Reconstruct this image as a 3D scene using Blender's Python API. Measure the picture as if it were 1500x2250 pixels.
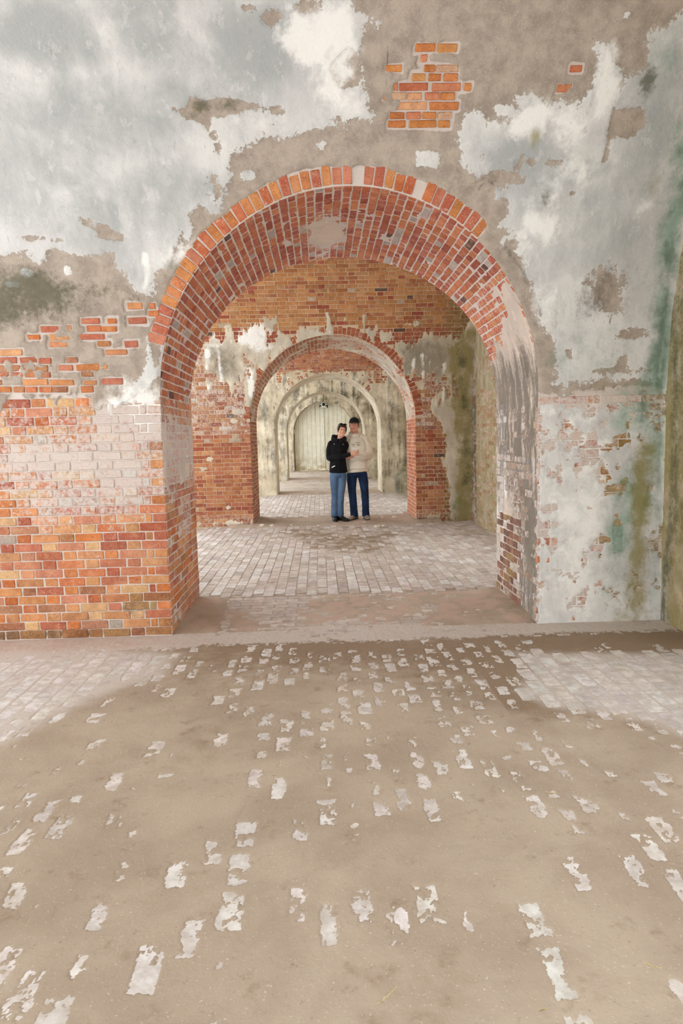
import bpy, bmesh, math, random, json
import numpy as np
from mathutils import Matrix, Vector, Euler

# ------------------------------------------------------------------ scene, camera, light
scene = bpy.context.scene
for o in list(bpy.data.objects):
    bpy.data.objects.remove(o)
COL = scene.collection
rng = random.Random(11)

# measures of the casemates (metres): walls with arches stand across Y, one every PER
D1, T, PER, W, ZS, RISE, R = 5.03, 1.18, 6.45, 1.378, 1.749, 1.349, 3.1
XR = 2.33            # right side wall
XL = -4.6 
XLK = [-4.6, -2.8, -2.7, -2.7, -2.7]           # left side stands open to daylight
HALF = (PER - T) / 2
CAMX, CAMZ = -0.239, 1.433

cam = bpy.data.cameras.new('camera')
cam.sensor_fit = 'VERTICAL'
cam.sensor_height = 36.0
cam.lens = 36.0 * 1500.0 / 2250.0
cam.clip_start = 0.05
cam.clip_end = 200
camo = bpy.data.objects.new('camera', cam)
COL.objects.link(camo)
camo.matrix_world = (Matrix.Translation((CAMX, 0, CAMZ)) @ Matrix.Rotation(-0.030, 4, 'Z')
                     @ Matrix.Rotation(math.pi / 2 - 0.1067, 4, 'X') @ Matrix.Rotation(-0.024, 4, 'Z'))
scene.camera = camo

world = bpy.data.worlds.new('world')
scene.world = world
world.use_nodes = True
wn = world.node_tree
bg = wn.nodes['Background']
bg.inputs['Color'].default_value = (0.925, 0.968, 1.0, 1)
bg.inputs['Strength'].default_value = 3.75
scene.view_settings.view_transform = 'Standard'
scene.view_settings.look = 'None'
scene.view_settings.exposure = 0.0
scene.view_settings.gamma = 1.0
scene.view_settings.use_curve_mapping = False
scene.cycles.max_bounces = 6
scene.cycles.diffuse_bounces = 5
scene.cycles.glossy_bounces = 2
scene.cycles.use_adaptive_sampling = True
scene.cycles.adaptive_threshold = 0.15
scene.cycles.adaptive_min_samples = 12
scene.cycles.use_denoising = True


# ------------------------------------------------------------------ small helpers
def lin(c):
    return c / 12.92 if c <= 0.04045 else ((c + 0.055) / 1.055) ** 2.4


def rgb(r, g, b):
    return (lin(r / 255), lin(g / 255), lin(b / 255), 1.0)


def link(o, parent=None):
    COL.objects.link(o)
    if parent is not None:
        o.parent = parent
    return o


def tag(o, label=None, cat=None, group=None, kind=None):
    if label:
        o['label'] = label
    if cat:
        o['category'] = cat
    if group:
        o['group'] = group
    if kind:
        o['kind'] = kind
    return o


def empty(name, loc=(0, 0, 0), rz=0.0):
    o = bpy.data.objects.new(name, None)
    o.location = loc
    o.rotation_euler = (0, 0, rz)
    o.empty_display_size = 0.1
    return link(o)


def mesh_obj(name, verts, faces, mat=None, parent=None, smooth=False):
    m = bpy.data.meshes.new(name)
    m.from_pydata([tuple(v) for v in verts], [], [tuple(f) for f in faces])
    m.update()
    if mat:
        m.materials.append(mat)
    if smooth:
        m.polygons.foreach_set('use_smooth', [True] * len(m.polygons))
    return link(bpy.data.objects.new(name, m), parent)


def fast_mesh(name, V, Q, mat, smooth=True):
    """V (n,3) array, Q (m,4) quads"""
    m = bpy.data.meshes.new(name)
    m.vertices.add(len(V))
    m.vertices.foreach_set('co', np.ascontiguousarray(V, dtype=np.float32).ravel())
    m.loops.add(Q.size)
    m.loops.foreach_set('vertex_index', np.ascontiguousarray(Q, dtype=np.int32).ravel())
    m.polygons.add(len(Q))
    m.polygons.foreach_set('loop_start', np.arange(0, Q.size, 4, dtype=np.int32))
    m.polygons.foreach_set('use_smooth', np.full(len(Q), smooth))
    m.update(calc_edges=True)
    m.validate()
    m.materials.append(mat)
    return m


def set_attr(m, name, A):
    a = m.color_attributes.new(name, 'FLOAT_COLOR', 'POINT')
    a.data.foreach_set('color', np.ascontiguousarray(A, dtype=np.float32).ravel())


def _hash(ix, iy, seed):
    h = (ix.astype(np.int64) * 374761393 + iy.astype(np.int64) * 668265263 + seed * 974711) & 0xFFFFFFFF
    h = ((h ^ (h >> 13)) * 1274126177) & 0xFFFFFFFF
    return ((h ^ (h >> 16)) & 0xFFFF) / 65535.0


def vnoise(x, y, seed=0):
    x = np.asarray(x, float)
    y = np.asarray(y, float)
    ix = np.floor(x)
    iy = np.floor(y)
    fx = x - ix
    fy = y - iy
    fx = fx * fx * (3 - 2 * fx)
    fy = fy * fy * (3 - 2 * fy)
    a = _hash(ix, iy, seed)
    b = _hash(ix + 1, iy, seed)
    c = _hash(ix, iy + 1, seed)
    d = _hash(ix + 1, iy + 1, seed)
    return (a * (1 - fx) + b * fx) * (1 - fy) + (c * (1 - fx) + d * fx) * fy


def fbm(x, y, octv=4, seed=0, gain=0.55):
    s = 0
    a = 1
    t = 0
    for k in range(octv):
        s = s + a * vnoise(x * 2 ** k + 17.3 * k, y * 2 ** k - 9.1 * k, seed + k)
        t += a
        a *= gain
    return s / t


def sstep(a, b, x):
    t = np.clip((x - a) / (b - a), 0, 1)
    return t * t * (3 - 2 * t)


def seg_dist(px, py, a, b):
    dx, dy = b[0] - a[0], b[1] - a[1]
    L = dx * dx + dy * dy + 1e-12
    t = np.clip(((px - a[0]) * dx + (py - a[1]) * dy) / L, 0, 1)
    return np.hypot(px - a[0] - t * dx, py - a[1] - t * dy)


def prim_sd(q, x, y):
    """signed distance, positive inside"""
    if q[0] == 'P':
        pts = q[1]
        d = np.full(x.shape, 1e9)
        ins = np.zeros(x.shape, bool)
        n = len(pts)
        for i in range(n):
            a, b = pts[i], pts[(i + 1) % n]
            d = np.minimum(d, seg_dist(x, y, a, b))
            if abs(b[1] - a[1]) > 1e-9:
                c = ((a[1] > y) != (b[1] > y)) & (x < (b[0] - a[0]) * (y - a[1]) / (b[1] - a[1]) + a[0])
                ins ^= c
        return np.where(ins, d, -d)
    if q[0] == 'B':
        rx, ry = max(q[3], 1e-3), max(q[4], 1e-3)
        r = np.hypot((x - q[1]) / rx, (y - q[2]) / ry)
        return (1 - r) * min(rx, ry)
    pts = q[1]
    d = np.full(x.shape, 1e9)
    for a, b in zip(pts[:-1], pts[1:]):
        d = np.minimum(d, seg_dist(x, y, a, b))
    return q[2] - d


def hard_field(layer, x, y, base=-1.0):
    """coat presence: about -1 absent .. 1 present, zero at the traced edge"""
    f = np.full(x.shape, base)
    for q, amt, soft in layer:
        sd = prim_sd(q, x, y)
        if amt > 0:
            f = np.maximum(f, np.clip(sd / soft, -1, 1) * 1.0 - (1 - min(amt, 1)) * .5)
        else:
            f = np.minimum(f, np.clip(-sd / soft, -1, 1) + (1 + amt))
    return f


def soft_field(layer, x, y):
    f = np.zeros(x.shape)
    for q, amt, soft in layer:
        sd = prim_sd(q, x, y)
        w = sstep(-soft * .6, soft * .6, sd)
        if amt > 0:
            f = np.maximum(f, amt * w)
        else:
            f = f * (1 + amt * w)
    return f


PAINT = json.loads('''{"W1":{"P":[[["P",[[-2.495,4.872],[-0.096,4.877],[-0.059,4.439],[-0.006,4.136],[0.078,4.089],[0.193,4.054],[0.191,3.979],[0.11,4.01],[0.069,3.921],[0.068,3.73],[0.084,3.628],[0.134,3.548],[-0.009,3.549],[-0.086,3.597],[-0.116,3.497],[-0.217,3.48],[-0.363,3.436],[-0.5,3.463],[-0.597,3.399],[-0.717,3.356],[-0.755,3.257],[-0.79,3.144],[-0.828,3.122],[-0.857,3.188],[-0.89,3.096],[-0.845,3.068],[-0.871,2.984],[-0.949,2.969],[-0.971,2.901],[-1.097,2.817],[-1.135,2.86],[-1.185,2.774],[-1.212,2.672],[-1.358,2.621],[-1.402,2.508],[-1.479,2.527],[-1.48,2.617],[-1.574,2.701],[-1.584,2.78],[-1.79,2.74],[-1.97,2.766],[-2.078,2.68],[-2.153,2.687],[-2.18,2.757],[-2.363,2.783],[-3.575,2.766]]],1,0.1],[["P",[[-1.455,2.205],[-1.409,2.219],[-1.392,2.03],[-1.386,1.927],[-1.437,1.838],[-1.544,1.802],[-1.696,1.708],[-1.581,1.835],[-1.492,1.904],[-1.46,2.031]]],1,0.06],[["P",[[1.785,3.997],[1.943,4.085],[2.354,4.336],[3.144,1.74],[2.252,1.786],[1.498,1.802],[1.53,1.9],[1.491,2.063],[1.394,2.256],[1.277,2.513],[1.167,2.666],[1.061,2.78],[1.1,2.844],[1.021,2.874],[0.991,2.989],[0.924,3.046],[0.949,3.101],[0.816,3.212],[0.744,3.294],[0.878,3.303],[0.772,3.347],[0.719,3.399],[0.735,3.528],[0.821,3.539],[0.887,3.475],[1.032,3.484],[1.109,3.55],[1.065,3.637],[1.147,3.661],[1.24,3.623],[1.425,3.572],[1.489,3.671],[1.499,3.743],[1.543,3.791],[1.47,3.908],[1.532,3.931],[1.586,3.838],[1.656,3.79],[1.676,3.669],[1.727,3.742],[1.818,3.813],[1.752,3.997]]],1,0.1],[["P",[[0.443,3.345],[0.531,3.354],[0.601,3.327],[0.59,3.237],[0.538,3.256],[0.45,3.27]]],1,0.05],[["P",[[0.924,3.589],[1.017,3.58],[1.103,3.55],[1.083,3.535],[0.949,3.556]]],1,0.04],[["P",[[1.6,4.082],[1.635,4.073],[1.644,4.047],[1.595,4.047]]],1,0.03],[["B",-0.476,3.48,0.101,0.036],1,0.05],[["B",-0.173,3.387,0.041,0.032],1,0.04],[["B",-0.216,3.498,0.086,0.025],1,0.04],[["B",-0.359,3.512,0.086,0.025],1,0.04],[["B",-0.656,3.215,0.042,0.022],1,0.04],[["B",-2.204,2.629,0.043,0.029],1,0.04],[["B",-2.317,2.556,0.062,0.024],1,0.03],[["B",-1.931,2.639,0.031,0.035],1,0.03],[["S",[[-1.282,2.201],[-1.33,2.076],[-1.366,1.933]],0.029],1,0.04],[["B",-1.151,2.492,0.044,0.048],1,0.04],[["P",[[-0.148,3.802],[-0.071,3.853],[-0.011,3.928],[0.071,3.87],[0.087,3.753],[0.04,3.701],[-0.057,3.707]]],-1,0.06],[["P",[[-0.965,3.66],[-0.886,3.628],[-0.744,3.644],[-0.578,3.633],[-0.44,3.588],[-0.399,3.572],[-0.639,3.579],[-0.753,3.566],[-0.86,3.566],[-0.882,3.479],[-0.929,3.512],[-0.968,3.538],[-1.087,3.593],[-1.001,3.605]]],-1,0.04],[["P",[[-1.785,2.974],[-1.717,2.953],[-1.692,2.925],[-1.61,2.91],[-1.519,2.866],[-1.532,2.823],[-1.639,2.824],[-1.741,2.849],[-1.69,2.882],[-1.772,2.934]]],-1,0.04],[["B",-0.995,2.963,0.061,0.062],-1,0.05],[["B",-0.211,4.103,0.07,0.03],-1,0.05],[["B",-0.447,4.052,0.041,0.026],-1,0.05],[["B",-0.601,4.105,0.036,0.017],-1,0.04],[["B",-0.853,3.44,0.023,0.026],-1,0.04],[["B",-0.837,3.376,0.023,0.036],-1,0.04],[["B",-2.121,2.851,0.055,0.012],-1,0.03],[["B",-1.926,2.837,0.042,0.011],-1,0.03],[["P",[[1.684,3.268],[1.666,3.442],[1.673,3.58],[1.878,3.578],[1.918,3.487],[1.823,3.41],[1.718,3.411]]],-1,0.05],[["P",[[1.092,3.231],[1.133,3.322],[1.152,3.316],[1.132,3.25]]],-1,0.04],[["B",1.371,3.271,0.054,0.032],-1,0.04],[["B",1.196,3.284,0.024,0.021],-1,0.04],[["B",0.983,3.178,0.122,0.033],-1,0.05],[["B",1.035,2.988,0.037,0.051],-1,0.04],[["B",1.105,2.756,0.045,0.041],-1,0.04],[["B",1.504,3.078,0.025,0.022],-1,0.03],[["P",[[1.634,2.613],[1.708,2.672],[1.909,2.624],[2.015,2.439],[2.002,2.251],[1.893,2.158],[1.752,2.256],[1.672,2.414]]],-0.42,0.2],[["P",[[1.552,2.042],[1.625,2.06],[1.629,1.969],[1.585,1.957]]],-1,0.03],[["B",1.875,1.883,0.203,0.019],-0.8,0.05],[["B",1.991,1.929,0.048,0.082],-0.6,0.05],[["B",2.046,2.139,0.101,0.045],-0.6,0.06]],"G":[[["B",-1.725,3.982,0.194,0.119],0.95,0.3],[["B",-1.506,3.925,0.126,0.121],0.7,0.2],[["B",-1.151,3.99,0.236,0.213],0.6,0.3],[["B",-0.551,3.942,0.253,0.207],0.7,0.3],[["B",-0.452,3.839,0.163,0.103],0.6,0.2],[["B",-1.947,3.6,0.193,0.12],0.6,0.25],[["B",-1.46,3.547,0.422,0.287],0.42,0.3],[["B",-1.944,3.296,0.404,0.328],0.35,0.4],[["B",-1.342,3.074,0.569,0.241],0.4,0.4],[["B",-0.933,3.689,0.304,0.187],0.45,0.4],[["B",-1.205,4.099,0.153,0.063],0.9,0.2],[["S",[[-0.898,4.097],[-0.962,3.945],[-0.95,3.761]],0.051],-0.8,0.12],[["S",[[-1.289,3.128],[-1.337,2.906],[-1.358,2.615]],0.029],-0.8,0.08],[["S",[[-1.62,3.105],[-1.594,2.909]],0.024],-0.7,0.08],[["S",[[-1.506,3.076],[-1.482,2.851]],0.026],-0.6,0.08],[["B",-0.111,3.917,0.189,0.303],-0.8,0.2],[["B",-1.938,3.721,0.162,0.116],-0.7,0.2],[["B",-1.143,2.73,0.279,0.173],-0.5,0.2],[["B",-1.431,4.013,0.056,0.15],-0.6,0.15],[["B",1.086,3.317,0.181,0.118],0.8,0.25],[["B",1.495,3.039,0.407,0.247],0.35,0.4],[["B",1.965,3.618,0.146,0.379],0.5,0.3],[["B",1.785,2.805,0.354,0.174],0.4,0.3],[["B",1.956,3.335,0.152,0.258],0.45,0.3],[["B",1.406,3.522,0.147,0.1],-0.5,0.2],[["B",1.628,3.79,0.085,0.14],-0.6,0.15]],"M":[[["P",[[-3.273,2.773],[-2.202,2.673],[-2.056,2.626],[-1.84,2.623],[-1.625,2.485],[-1.847,2.351],[-2.104,2.325],[-2.46,2.264],[-3.403,2.257]]],0.95,0.22],[["B",-1.686,2.501,0.141,0.066],0.8,0.12],[["B",-1.473,2.572,0.056,0.042],0.5,0.1],[["B",-0.916,3.611,0.056,0.039],0.9,0.08],[["B",-0.748,3.61,0.061,0.034],0.8,0.08],[["B",-0.964,3.567,0.039,0.03],0.6,0.05],[["B",-1.227,2.672,0.056,0.053],0.6,0.1],[["B",-1.519,2.452,0.095,0.031],0.7,0.08],[["B",1.326,3.069,0.037,0.067],0.9,0.07],[["B",1.317,2.979,0.037,0.062],0.45,0.07],[["B",1.846,3.705,0.058,0.091],0.85,0.1],[["B",1.472,3.178,0.018,0.054],0.3,0.08],[["B",-0.668,3.242,0.065,0.08],0.35,0.15],[["B",0.739,3.186,0.244,0.054],0.4,0.15],[["B",-1.729,3.881,0.079,0.057],0.4,0.12],[["B",-0.434,4.091,0.052,0.03],0.5,0.1],[["B",2.091,3.031,0.069,0.04],0.35,0.1],[["B",-2.146,0.039,0.537,0.021],0.9,0.05],[["B",-1.632,0.202,0.151,0.042],0.7,0.06]],"E":[[["S",[[2.215,3.332],[2.242,3.058],[2.235,2.798],[2.271,2.435],[2.271,2.054],[2.235,1.76]],0.079],1.0,0.26],[["S",[[2.252,1.759],[2.282,1.256],[2.283,0.569],[2.26,0.077]],0.048],0.75,0.22],[["B",2.139,2.375,0.1,0.484],0.35,0.3],[["B",1.768,2.015,0.337,0.225],0.42,0.3],[["B",2.069,1.597,0.205,0.199],0.6,0.25],[["B",2.101,0.886,0.156,0.375],0.8,0.2],[["B",2.002,0.647,0.139,0.207],0.7,0.2],[["B",1.98,3.835,0.113,0.139],0.5,0.25],[["B",1.607,2.195,0.2,0.126],0.25,0.2],[["B",1.32,2.956,0.044,0.085],0.4,0.1],[["B",1.974,0.299,0.21,0.279],0.4,0.2],[["B",2.229,1.325,0.103,0.335],0.6,0.2],[["B",-1.184,2.642,0.063,0.047],0.4,0.1],[["B",1.546,3.418,0.18,0.103],0.12,0.2],[["B",-1.496,3.37,0.432,0.37],0.1,0.4],[["B",2.116,3.412,0.09,0.304],0.4,0.2]],"Y":[[["S",[[2.167,1.327],[2.149,0.919],[2.15,0.573],[2.136,0.117]],0.076],1.0,0.16],[["B",1.213,3.421,0.045,0.077],0.9,0.08],[["B",-1.092,4.023,0.036,0.047],0.3,0.1],[["B",-0.947,3.592,0.039,0.029],0.6,0.08],[["B",-1.364,3.458,0.028,0.075],0.3,0.1],[["B",1.877,1.8,0.204,0.099],0.35,0.2],[["B",2.065,3.143,0.062,0.11],0.5,0.15],[["B",2.155,0.045,0.283,0.107],0.5,0.15],[["B",1.964,0.821,0.069,0.477],0.3,0.2]],"W":[[["P",[[-0.328,4.138],[0.007,4.136],[0.089,4.006],[0.071,3.558],[-0.186,3.586],[-0.291,3.78],[-0.44,4.008]]],0.75,0.25],[["P",[[0.854,3.501],[1.121,3.649],[1.512,3.571],[1.524,3.862],[1.58,3.908],[1.683,3.694],[1.576,3.417],[1.412,3.34],[1.041,3.422]]],0.75,0.2],[["P",[[1.412,3.34],[1.666,3.416],[1.666,2.951],[1.37,2.811],[1.091,3.044]]],0.4,0.3],[["B",-0.59,3.489,0.258,0.075],0.5,0.2],[["B",-1.081,2.729,0.248,0.145],0.6,0.2],[["B",1.306,2.811,0.159,0.23],0.7,0.2],[["B",1.376,2.419,0.099,0.244],0.6,0.15],[["P",[[1.902,3.034],[2.085,3.06],[2.084,2.989],[1.969,2.933]]],0.5,0.1],[["S",[[2.324,1.923],[2.342,1.591],[2.334,1.255],[2.35,0.913],[2.35,0.392]],0.034],0.9,0.06],[["B",-1.551,1.679,0.229,0.194],0.9,0.25],[["S",[[-1.397,2.734],[-1.39,2.616],[-1.423,2.52]],0.022],0.7,0.06]],"K":[[["B",1.817,2.442,0.231,0.244],0.5,0.3],[["S",[[0.21,4.114],[0.23,3.892],[0.236,3.644]],0.004],0.8,0.012],[["S",[[2.294,2.246],[1.874,1.892]],0.004],0.5,0.012],[["B",1.939,1.963,0.135,0.13],0.4,0.15],[["B",-0.015,3.432,0.585,0.102],0.35,0.3],[["B",-0.665,3.282,0.118,0.131],0.4,0.2],[["S",[[1.368,2.294],[1.233,2.574],[1.09,2.741]],0.02],0.7,0.06],[["B",0.241,3.607,0.039,0.097],0.3,0.1],[["B",0.864,3.157,0.183,0.082],0.5,0.2],[["B",1.49,2.197,0.054,0.189],0.5,0.12]]},"W2":{"P":[[["P",[[-2.099,3.135],[-1.863,3.182],[-1.638,3.273],[-1.504,3.174],[-1.309,3.34],[-0.99,3.29],[-0.958,3.112],[-0.639,3.084],[-0.273,3.15],[-0.646,2.936],[-0.912,2.757],[-1.111,2.503],[-1.232,2.187],[-1.293,2.158],[-1.424,2.235],[-1.454,2.694],[-1.547,2.416],[-1.579,2.697],[-1.674,2.61],[-1.748,2.183],[-1.83,2.185],[-1.822,2.702],[-1.932,2.616],[-2.073,2.338],[-2.115,2.708]]],1,0.35],[["P",[[0.456,3.232],[0.895,3.179],[1.118,3.071],[1.709,3.059],[2.001,3.105],[2.028,2.697],[1.972,2.624],[1.86,2.029],[1.769,2.628],[1.682,2.183],[1.581,2.632],[1.499,2.261],[1.393,2.636],[1.325,2.191],[1.168,2.64],[0.975,2.941],[0.677,3.094]]],0.8,0.35],[["P",[[-2.188,2.857],[-1.228,2.985],[-0.929,3.111],[-1.068,2.613],[-1.274,2.247],[-1.568,2.327],[-2.227,2.452]]],0.72,0.5],[["P",[[0.896,3.127],[2.015,2.92],[1.932,2.252],[1.286,2.341]]],0.6,0.5],[["S",[[-0.063,3.494],[-0.037,3.293],[0.018,3.093]],0.029],1,0.08],[["S",[[0.526,3.431],[0.53,3.171]],0.022],0.8,0.06],[["B",0.238,3.399,0.101,0.044],0.6,0.08],[["B",1.255,3.29,0.103,0.03],0.6,0.06],[["B",-0.201,3.097,0.365,0.074],0.8,0.1],[["P",[[1.831,2.886],[1.998,3.143],[2.409,3.432],[2.509,-0.137],[1.923,-0.12],[1.849,0.349],[1.97,1.117],[1.784,1.881],[2.05,2.1]]],1.3,0.3],[["B",-2.09,1.141,0.105,0.076],0.5,0.08],[["B",-2.157,0.991,0.151,0.046],0.5,0.08],[["S",[[-2.058,1.178],[-2.025,0.912]],0.022],0.7,0.05],[["B",-1.59,1.919,0.105,0.045],0.6,0.06],[["B",-1.671,1.771,0.075,0.038],0.6,0.05],[["B",-1.806,0.332,0.061,0.039],0.7,0.05],[["B",1.652,0.083,0.311,0.078],0.6,0.12],[["B",-1.817,0.062,0.535,0.047],0.7,0.1]],"M":[[["S",[[2.063,3.067],[2.156,2.397],[2.204,1.644],[2.2,0.65]],0.089],0.75,0.3],[["B",1.934,2.177,0.107,0.15],0.6,0.2],[["B",-1.83,2.776,0.146,0.294],0.3,0.2],[["B",-1.228,2.985,0.146,0.221],0.3,0.2],[["B",1.732,0.353,0.194,0.309],0.3,0.2]],"E":[[["B",2.12,0.265,0.171,0.348],0.5,0.3],[["B",2.282,1.869,0.076,1.344],0.25,0.3]],"Y":[[["P",[[1.908,2.848],[2.139,3.214],[2.356,3.247],[2.391,-0.133],[2.001,-0.122],[2.047,1.115],[1.974,1.65]]],1.0,0.3],[["B",-1.316,1.198,0.227,1.197],0.15,0.4]],"W":[[["B",-1.882,2.998,0.217,0.294],0.4,0.3],[["B",-1.218,3.132,0.29,0.221],0.9,0.3],[["S",[[-1.999,2.927],[-2.028,2.337]],0.037],0.9,0.15],[["S",[[-1.824,2.997],[-1.815,2.184]],0.029],0.9,0.12],[["S",[[-1.359,2.692],[-1.308,2.158]],0.045],1,0.15],[["S",[[1.338,2.711],[1.325,2.191]],0.023],0.9,0.1],[["S",[[1.485,2.782],[1.514,2.261]],0.023],0.9,0.1],[["S",[[1.844,2.626],[1.844,2.03]],0.023],0.8,0.1]],"K":[[["B",-1.837,2.702,0.368,0.294],0.5,0.4],[["B",1.271,2.935,0.595,0.296],0.45,0.4],[["B",-0.926,3.163,0.29,0.103],0.4,0.2]],"G":[[["B",-1.837,2.702,0.294,0.294],0.4,0.3],[["B",1.503,2.708,0.45,0.37],0.5,0.3]]},"EX1":[[0.397,0.515,3.882,3.924],[0.528,0.643,3.881,3.923],[0.432,0.469,3.832,3.869],[0.222,0.321,3.781,3.818],[0.459,0.521,3.779,3.817],[0.532,0.667,3.778,3.816],[0.387,0.467,3.732,3.772],[0.487,0.563,3.731,3.771],[0.581,0.666,3.73,3.771],[0.314,0.487,3.68,3.723],[0.512,0.69,3.678,3.721],[0.715,0.756,3.677,3.72],[0.278,0.303,3.681,3.723],[0.213,0.253,3.632,3.674],[0.267,0.355,3.632,3.673],[0.364,0.453,3.631,3.672],[0.473,0.562,3.63,3.671],[0.571,0.662,3.629,3.671],[0.308,0.491,3.578,3.621],[0.507,0.69,3.576,3.62],[0.26,0.352,3.528,3.566],[0.366,0.454,3.527,3.566],[0.465,0.553,3.527,3.565],[0.564,0.652,3.526,3.564],[0.251,0.362,3.48,3.52],[0.383,0.559,3.478,3.519],[0.571,0.645,3.477,3.518],[1.352,1.422,3.773,3.809],[1.296,1.382,3.665,3.708],[-1.555,-1.452,2.379,2.421],[-1.409,-1.36,2.377,2.418],[-1.707,-1.642,2.282,2.319],[-1.886,-1.761,2.284,2.321],[-1.56,-1.435,2.278,2.321],[-2.175,-2.05,2.231,2.274],[-2.044,-1.958,2.229,2.277],[-1.854,-1.756,2.231,2.273],[-1.756,-1.648,2.229,2.266],[-2.274,-2.187,2.186,2.217],[-2.122,-1.98,2.177,2.219],[-1.915,-1.74,2.178,2.215],[-2.128,-1.997,2.129,2.166],[-1.789,-1.701,2.128,2.165],[-1.603,-1.51,2.119,2.162],[-2.483,-2.325,2.076,2.119],[-1.74,-1.592,2.067,2.105],[-2.646,-2.494,2.08,2.122],[-2.489,-2.37,2.023,2.066],[-2.347,-2.227,2.025,2.063],[-2.217,-2.129,2.017,2.055],[-2.019,-1.943,2.019,2.057],[-2.496,-2.354,1.968,2.012],[-2.67,-2.507,1.972,2.015],[-2.332,-2.157,1.965,2.008],[-2.08,-1.981,1.966,2.004],[-1.958,-1.793,1.962,2.006],[-1.782,-1.738,1.971,2.004],[-2.5,-2.435,1.931,1.964],[-2.413,-2.336,1.929,1.962],[-2.326,-2.238,1.922,1.96],[-2.221,-2.144,1.92,1.958],[-1.924,-1.841,1.919,1.957],[-2.632,-2.517,1.928,1.966],[-2.341,-2.166,1.866,1.91],[-2.155,-1.984,1.862,1.901],[-1.785,-1.635,1.86,1.904],[-1.912,-1.824,1.861,1.891],[-2.681,-2.49,1.873,1.912],[-2.412,-2.335,1.819,1.858],[-2.324,-2.247,1.818,1.856],[-2.23,-2.142,1.815,1.854],[-2.137,-2.032,1.813,1.852],[-1.938,-1.849,1.809,1.853],[-2.62,-2.428,1.823,1.861],[-1.414,-1.343,2.329,2.366]],"EXN":29,"FP":[[-0.582,1.93,0.219],[-0.53,2.218,0.142],[-0.788,2.224,0.155],[-0.723,2.169,0.173],[-0.329,2.325,0.169],[-0.2,2.529,0.132],[-0.52,2.442,0.077],[-0.386,1.999,0.128],[-0.728,1.743,0.115],[-0.774,1.73,0.065],[-0.979,1.659,0.104],[-0.925,1.962,0.092],[-1.231,2.121,0.141],[-1.165,1.855,0.146],[-1.062,1.732,0.097],[-0.072,1.859,0.168],[-0.117,1.881,0.153],[0.009,2.016,0.109],[0.328,1.891,0.116],[0.332,1.711,0.178],[0.71,2.308,0.183],[0.841,2.284,0.166],[0.776,1.998,0.173],[0.945,2.276,0.138],[0.716,2.477,0.096],[0.83,1.962,0.104],[0.397,1.529,0.053],[0.07,2.543,0.168],[0.136,2.625,0.143],[0.139,2.472,0.111],[0.007,2.635,0.161],[0.466,2.751,0.156],[0.59,2.741,0.155],[-0.082,2.835,0.206],[0.647,1.613,0.087],[0.79,2.893,0.172],[0.588,2.391,0.12],[-1.259,2.035,0.109],[-1.356,2.566,0.134],[-1.148,2.724,0.226],[-1.746,3.404,0.345],[-0.452,2.745,0.077],[-0.53,2.871,0.126],[-0.787,3.116,0.098],[-0.198,2.938,0.132],[-0.527,3.094,0.145],[-0.468,3.188,0.154],[-1.375,2.385,0.175],[-1.222,2.462,0.124],[-1.06,3.188,0.204],[-0.6,2.276,0.081],[0.589,2.141,0.073],[0.721,2.107,0.071],[-0.279,1.836,0.036],[-0.657,1.897,0.058],[0.194,2.942,0.266],[0.311,2.803,0.162]],"FE":[[[[0.895,4.485],[2.7,4.258],[1.62,2.659],[1.382,2.934],[1.269,3.142],[1.073,3.268],[0.843,3.346],[0.716,3.676],[0.896,4.041]],1.0,0.5],[[[-3.591,4.943],[-1.108,4.673],[-1.117,4.079],[-1.348,3.91],[-1.621,3.568],[-1.814,3.202],[-2.175,2.766]],0.8,0.7],[[[-1.14,4.676],[1.098,4.433],[0.861,3.404],[-0.047,3.368],[-0.819,3.556]],0.74,0.25],[[[-0.819,3.556],[0.791,3.41],[0.799,2.724],[0.234,2.417],[-0.28,2.455],[-0.587,2.755]],0.62,0.4],[[[-2.641,3.482],[-1.266,3.597],[-0.976,2.786],[-0.946,2.102],[-0.96,1.581],[-1.423,1.608]],0.5,0.5],[[[0.801,3.08],[1.672,2.735],[1.082,1.862],[0.746,1.967],[0.684,2.513]],0.5,0.4]]}''')


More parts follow.
